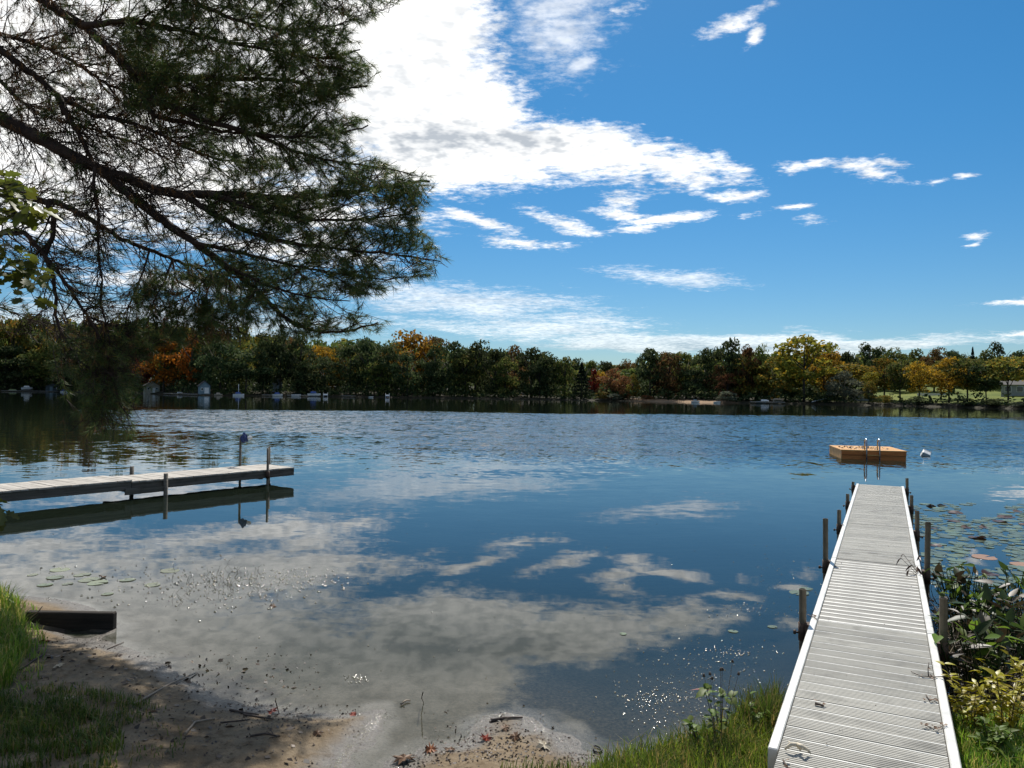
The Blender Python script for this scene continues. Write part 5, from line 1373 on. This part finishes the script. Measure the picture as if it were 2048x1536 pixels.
# ------------------------------------------------------------------ beach litter
def maple_leaf(mat, seed):
    r = random.Random(seed); b = MB(); n = 11; vs = [(0, 0, 0.10)]
    for k in range(n * 2):
        a = 6.2832 * k / (n * 2); R_ = (0.5 if k % 2 == 0 else 0.26) * r.uniform(0.85, 1.1)
        vs.append((R_ * math.cos(a), R_ * math.sin(a), 0.05 + r.uniform(-0.07, 0.16)))
    b.add(vs, [(0, k, k % (2 * n) + 1) for k in range(1, 2 * n + 1)]); return b.mesh('fallen_leaf', mat)
for i, (x, y, s_, m_, lb) in enumerate([
    (545, 1422, 0.10, 'redleaf', 'red maple leaf at the water edge beside an upright twig'),
    (862, 1496, 0.11, 'orangeleaf', 'rust orange fallen leaf at the left tip of the gravel bank'),
    (972, 1478, 0.10, 'redleaf', 'dark red fallen leaf on the wet gravel bank'),
    (808, 1516, 0.16, 'brownleaf', 'large brown crumpled leaf at the bottom beside the water channel'),
    (1030, 1480, 0.10, 'brownleaf', 'brown fallen leaf right of the dark red one on the gravel'),
    (1088, 1494, 0.12, 'shell', 'pale ring shaped shell on the gravel bank'),
    (706, 1425, 0.07, 'redleaf', 'small red leaf upright at the end of the sand spit'),
    (88, 1292, 0.12, 'redleaf', 'small red leaf on the sand below the dark timber'),
    (118, 1349, 0.10, 'paleleaf', 'pale pinkish leaf on the bright sand at the left'),
    (138, 1424, 0.12, 'paleleaf', 'pale curled leaf in the shade near the lower left grass'),
    (635, 1475, 0.08, 'brownleaf', 'brown leaf on the sand near the wet spit'),
    (300, 1440, 0.08, 'brownleaf', 'brown leaf in the tree shadow on the beach'),
    (900, 1500, 0.09, 'brownleaf', 'dark brown leaf at the left end of the gravel bank'),
    (1010, 1460, 0.08, 'brownleaf', 'brown leaf on top of the glittering gravel point'),
    (545, 1208, 0.10, 'brownleaf', 'dark leaf standing on edge in the shallow water'),
    (205, 1150, 0.10, 'brownleaf', 'dark pointed leaf floating in the left shallows')]):
    p = P(x, y, 0.03); z_ = max(gz(p.x, p.y), 0.0)
    o_ = inst('fallen_leaf' if m_ != 'shell' else 'shell', maple_leaf(M[m_], i), None, (p.x, p.y, z_ + 0.004), (random.uniform(-0.3, 0.3), random.uniform(-0.3, 0.3), random.uniform(0, 6.28)), (s_, s_, s_))
    tag(o_, lb, 'leaf' if m_ != 'shell' else 'shell')
def stick(pts, r_, lb, mat='stick', cat='stick', zs=None, side=0):
    ws = []
    for i, (x, y) in enumerate(pts):
        p = P(x, y, 0.03 if zs is None else zs[i]); z_ = (max(gz(p.x, p.y), 0) + r_ * 0.8) if zs is None else zs[i]
        ws.append(Vector((p.x, p.y, z_)))
    b0 = ws[0].copy(); b_ = MB()
    b_.tube([w - b0 for w in ws], [r_ * (1 - 0.5 * i / (len(ws) - 1)) for i in range(len(ws))], 6)
    for k in range(side):
        j = random.randrange(len(ws) - 1); q_ = (ws[j].lerp(ws[j + 1], random.random())) - b0
        b_.tube([q_, q_ + Vector((random.uniform(-0.06, 0.06), random.uniform(-0.06, 0.06), random.uniform(0.0, 0.03)))], [r_ * 0.5, r_ * 0.25], 5)
    o_ = b_.build('stick', M[mat], None, b0); return tag(o_, lb, cat)
stick([(40, 1360), (66, 1338), (85, 1326), (94, 1314)], 0.010, 'bent dark stick on the sand below the left grass bank')
stick([(460, 1420), (490, 1427), (517, 1432)], 0.009, 'straight dark stick, upper of two on the sand spit')
stick([(487, 1432), (520, 1440), (547, 1446)], 0.008, 'straight dark stick, lower of two on the sand spit')
stick([(260, 1430), (300, 1400), (340, 1370), (392, 1340)], 0.010, 'long pale straight branch lying across the beach', 'palestick')
stick([(370, 1490), (390, 1462), (430, 1450)], 0.010, 'pale curved branch on the lower sand', 'palestick')
stick([(440, 1460), (480, 1452), (500, 1448)], 0.007, 'thin dark twig near the middle of the sand', 'stick', side=2)
stick([(500, 1490), (530, 1485), (560, 1488)], 0.008, 'short forked twig low on the sand', 'stick', side=3)
stick([(551, 1402), (556, 1420), (560, 1432)], 0.004, 'thin upright twig in the water beside the red leaf', zs=[0.14, 0.04, 0.0])
stick([(846, 1385), (843, 1396), (849, 1408)], 0.004, 'thin reed twig sticking out of the middle water', zs=[0.16, 0.06, -0.02])
stick([(982, 1440), (1010, 1438), (1045, 1433)], 0.012, 'dark driftwood stick on the glittering gravel point', side=3)
stick([(802, 1408), (812, 1401), (821, 1401)], 0.008, 'small pale chip of wood floating by the spit', 'palestick', zs=[0.01, 0.012, 0.01])
stick([(215, 1296), (235, 1284), (248, 1278)], 0.005, 'faint thin stick in the wet sand by the timber')
stick([(60, 1236), (78, 1222), (85, 1212)], 0.007, 'pale straw stalk leaning at the left end of the timber', 'palestick', zs=[0.14, 0.2, 0.26])
# black rope loop
loop = [(1188, 1486), (1192, 1484), (1200, 1488), (1204, 1494), (1198, 1498), (1190, 1496), (1187, 1490), (1188, 1486)]
ws = [P(x, y, 0.03) for x, y in loop]; b0 = ws[0].copy()
for w in ws: w.z = max(gz(w.x, w.y), 0) + 0.008
b_ = MB(); b0.z = 0; b_.tube([w - b0 for w in ws], 0.006, 6); tag(b_.build('rope_loop', M['rope'], None, b0), 'small black loop of rope at the water edge by the gravel bank', 'rope')
# loose bits on sand, gravel and water
def bits(name, pts_px, size, mat, lift_z, tilt=0.6, zg=0.03):
    pp = []
    for x, y in pts_px:
        p = P(x, y, zg); pp.append((p.x, p.y))
    c = np.array(pp); z = np.maximum(ground_z(c[:, 0][None], c[:, 1][None])[0], 0.001) + lift_z
    if mat is M['wetbit']:
        n = len(c); ct = np.c_[c, z]; sz = size * rng.uniform(0.35, 1.2, (n, 1)); V_ = [ct + np.array([0, 0, 1.0]) * sz * 0.55]
        for k in range(6):
            a = 1.047 * k + rng.uniform(-0.3, 0.3, n); V_.append(ct + np.stack([np.cos(a), np.sin(a), np.zeros(n)], 1) * sz * rng.uniform(0.6, 1.1, (n, 1)))
        V_ = np.stack(V_, 1).reshape(-1, 3); b7 = np.arange(n)[:, None, None] * 7
        F_ = (b7 + np.array([[0, k + 1, (k + 1) % 6 + 1] for k in range(6)])[None]).reshape(-1, 3)
        return tag(inst(name, raw_mesh(name, V_, F_, mat, True)), kind='stuff')
    v, f = leaf_cloud(np.c_[c, z], np.tile([0, 0, 1 / tilt], (len(c), 1)), size, rng)
    return tag(inst(name, raw_mesh(name, v, f, mat)), kind='stuff')
g2 = random.gauss
bits('beach_debris', [(random.uniform(20, 640), random.uniform(1290, 1535)) for _ in range(900)], 0.012, M['debris'], 0.003)
bits('beach_debris', [(random.uniform(60, 230), random.uniform(1262, 1310)) for _ in range(160)] + [(random.uniform(420, 720), 1400 + random.uniform(0, 70)) for _ in range(260)], 0.010, M['debris'], 0.003)
bits('beach_clods', [(random.uniform(60, 620), random.uniform(1310, 1535)) for _ in range(170)] + [(g2(150, 60), g2(1330, 22)) for _ in range(60)], 0.028, M['debris'], 0.004, 0.5)
bits('gravel_bits', [(g2(1000, 70), g2(1475, 26)) for _ in range(420)] + [(random.uniform(790, 1200), random.uniform(1500, 1536)) for _ in range(420)], 0.012, M['debris'], 0.003)
bits('pondweed', [(g2(450, 80), g2(1172, 22)) for _ in range(420)] + [(g2(600, 60), 1160 + g2(0, 12)) for _ in range(160)] + [(random.uniform(80, 380), random.uniform(1130, 1215)) for _ in range(90)], 0.016, M['wetbit'], 0.003, 0.5, 0.0)
bits('pondweed', [(g2(1330, 60), g2(1400, 34)) for _ in range(200)] + [(g2(1430, 60), g2(1330, 30)) for _ in range(100)] + [(random.uniform(1250, 1560), random.uniform(1280, 1460)) for _ in range(150)] + [(g2(1470, 50), g2(1305, 5)) for _ in range(60)] + [(g2(1330, 50), g2(1395, 6)) for _ in range(70)] + [(random.uniform(1830, 2048), random.uniform(1010, 1180)) for _ in range(150)]
     + [(g2(1500, 40), g2(1222, 8)) for _ in range(60)] + [(g2(715, 12), g2(1356, 5)) for _ in range(60)] + [(g2(1560, 40), g2(1150, 40)) for _ in range(60)], 0.009, M['wetbit'], 0.002, 0.9, 0.0)
bits('water_specks', [(random.uniform(100, 1550), 1000 + 420 * random.random() ** 1.5) for _ in range(120)], 0.009, M['wetbit'], 0.003, 0.8, 0.0)
def edge(pts, n, sp): 
    out = []
    for _ in range(n):
        j = random.randrange(len(pts) - 1); u = random.random(); a, b = pts[j], pts[j + 1]
        out.append((a[0] + (b[0] - a[0]) * u + g2(0, sp), a[1] + (b[1] - a[1]) * u + g2(0, sp * 0.6)))
    return out
bits('wet_grit', edge([(770, 1418), (745, 1440), (716, 1472), (690, 1503), (660, 1536)], 520, 9) + edge([(560, 1425), (640, 1434), (720, 1425)], 160, 9)
     + edge([(800, 1530), (860, 1497), (930, 1478), (962, 1432), (1020, 1420), (1066, 1436), (1080, 1460), (1150, 1490)], 520, 11)
     + edge([(1290, 1505), (1400, 1470), (1470, 1440)], 130, 9), 0.0045, M['wetbit'], 0.001, 0.9)
# sparse stems standing in the left shallows
tg_ = Tubes()
for k in range(70):
    p = np.array(list(P(g2(440, 50), g2(1165, 16)))); d1 = unit(np.array([g2(0, 0.5), g2(0, 0.5), 1.0]))
    tg_.add([p - d1 * 0.05, p + d1 * 0.05, p + d1 * random.uniform(0.06, 0.13) + np.array([0.02, 0, -0.01])], [0.002, 0.002, 0.001])
tag(inst('water_stems', tg_.mesh('water_stems', M['deadstalk'])), kind='stuff')

# ------------------------------------------------------------------ litter on the dock
def dock_twig(pts, r_, lb, leaves=0, mat='stick', heights=None):
    ws = [P(x, y, DZ + (0.006 if heights is None else heights[i])) for i, (x, y) in enumerate(pts)]; b0 = ws[0].copy()
    t_ = thing('dock_twig', lb, 'twig', b0)
    MB().tube([w - b0 for w in ws], [r_ * (1 - 0.4 * i / (len(ws) - 1)) for i in range(len(ws))], 6).build('stem', M[mat], t_)
    for k in range(leaves):
        j = random.randrange(len(ws)); q_ = ws[j] - b0 + Vector((random.uniform(-0.03, 0.03), random.uniform(-0.03, 0.03), 0.006))
        s_ = random.uniform(0.25, 0.5); inst('leaf', LF_W, t_, q_, (random.uniform(0, 0.6), random.uniform(-0.6, 0.6), random.uniform(0, 6.28)), (s_, s_, s_), M['brownleaf'])
    return t_
dock_twig([(1892, 1353), (1866, 1354), (1840, 1352), (1822, 1343)], 0.004, 'thin bent twig reaching over the right dock edge', 5)
dock_twig([(1857, 1353), (1856, 1338), (1858, 1325)], 0.004, 'short upright twig with buds on the right of the dock', 6, heights=[0.006, 0.04, 0.08])
dock_twig([(1852, 1390), (1860, 1402), (1872, 1396)], 0.004, 'curled dark twig near the right dock rail', 6)
dock_twig([(1850, 1450), (1868, 1458), (1885, 1452)], 0.003, 'brown weedy sprig lying by the right rail', 12)
dock_twig([(1630, 1407), (1640, 1409), (1647, 1412)], 0.010, 'small dark leaf scrap on the left middle of the dock', 3)
dock_twig([(1566, 1520), (1572, 1530), (1576, 1536)], 0.005, 'dark twig at the bottom left of the dock', 3)
dock_twig([(1620, 1232), (1628, 1234), (1634, 1240)], 0.005, 'tuft of dark weed at the left end of the seam', 8)
ro = [P(1570, 1498, DZ + 0.01), P(1582, 1489, DZ + 0.04), P(1594, 1489, DZ + 0.035), P(1602, 1500, DZ + 0.01)]
b0 = ro[0].copy(); t_ = thing('root', 'pale bleached forked root lying on the near end of the dock', 'root', b0)
MB().tube([w - b0 for w in ro], [0.006, 0.011, 0.012, 0.007], 7).build('root_arm', M['shell'], t_)
ro = [P(1594, 1489, DZ + 0.035), P(1606, 1494, DZ + 0.045), P(1616, 1500, DZ + 0.02), P(1622, 1508, DZ + 0.008)]
MB().tube([w - b0 for w in ro], [0.012, 0.011, 0.008, 0.004], 7).build('root_arm', M['shell'], t_)
ro = [P(1582, 1489, DZ + 0.04), P(1577, 1482, DZ + 0.05)]
MB().tube([w - b0 for w in ro], [0.006, 0.003], 6).build('root_arm', M['shell'], t_)
pp = []
for _ in range(90):
    q_ = on_dock(random.uniform(-0.38, 0.38), random.uniform(-0.3, 7) ** 1.0); pp.append((q_.x, q_.y, DZ + 0.003))
v, f = leaf_cloud(np.array(pp), np.tile([0, 0, 3.0], (len(pp), 1)), 0.007, rng)
tag(inst('dock_crumbs', raw_mesh('dock_crumbs', v, f, M['debris'])), kind='stuff')
print('objects', len(bpy.data.objects))
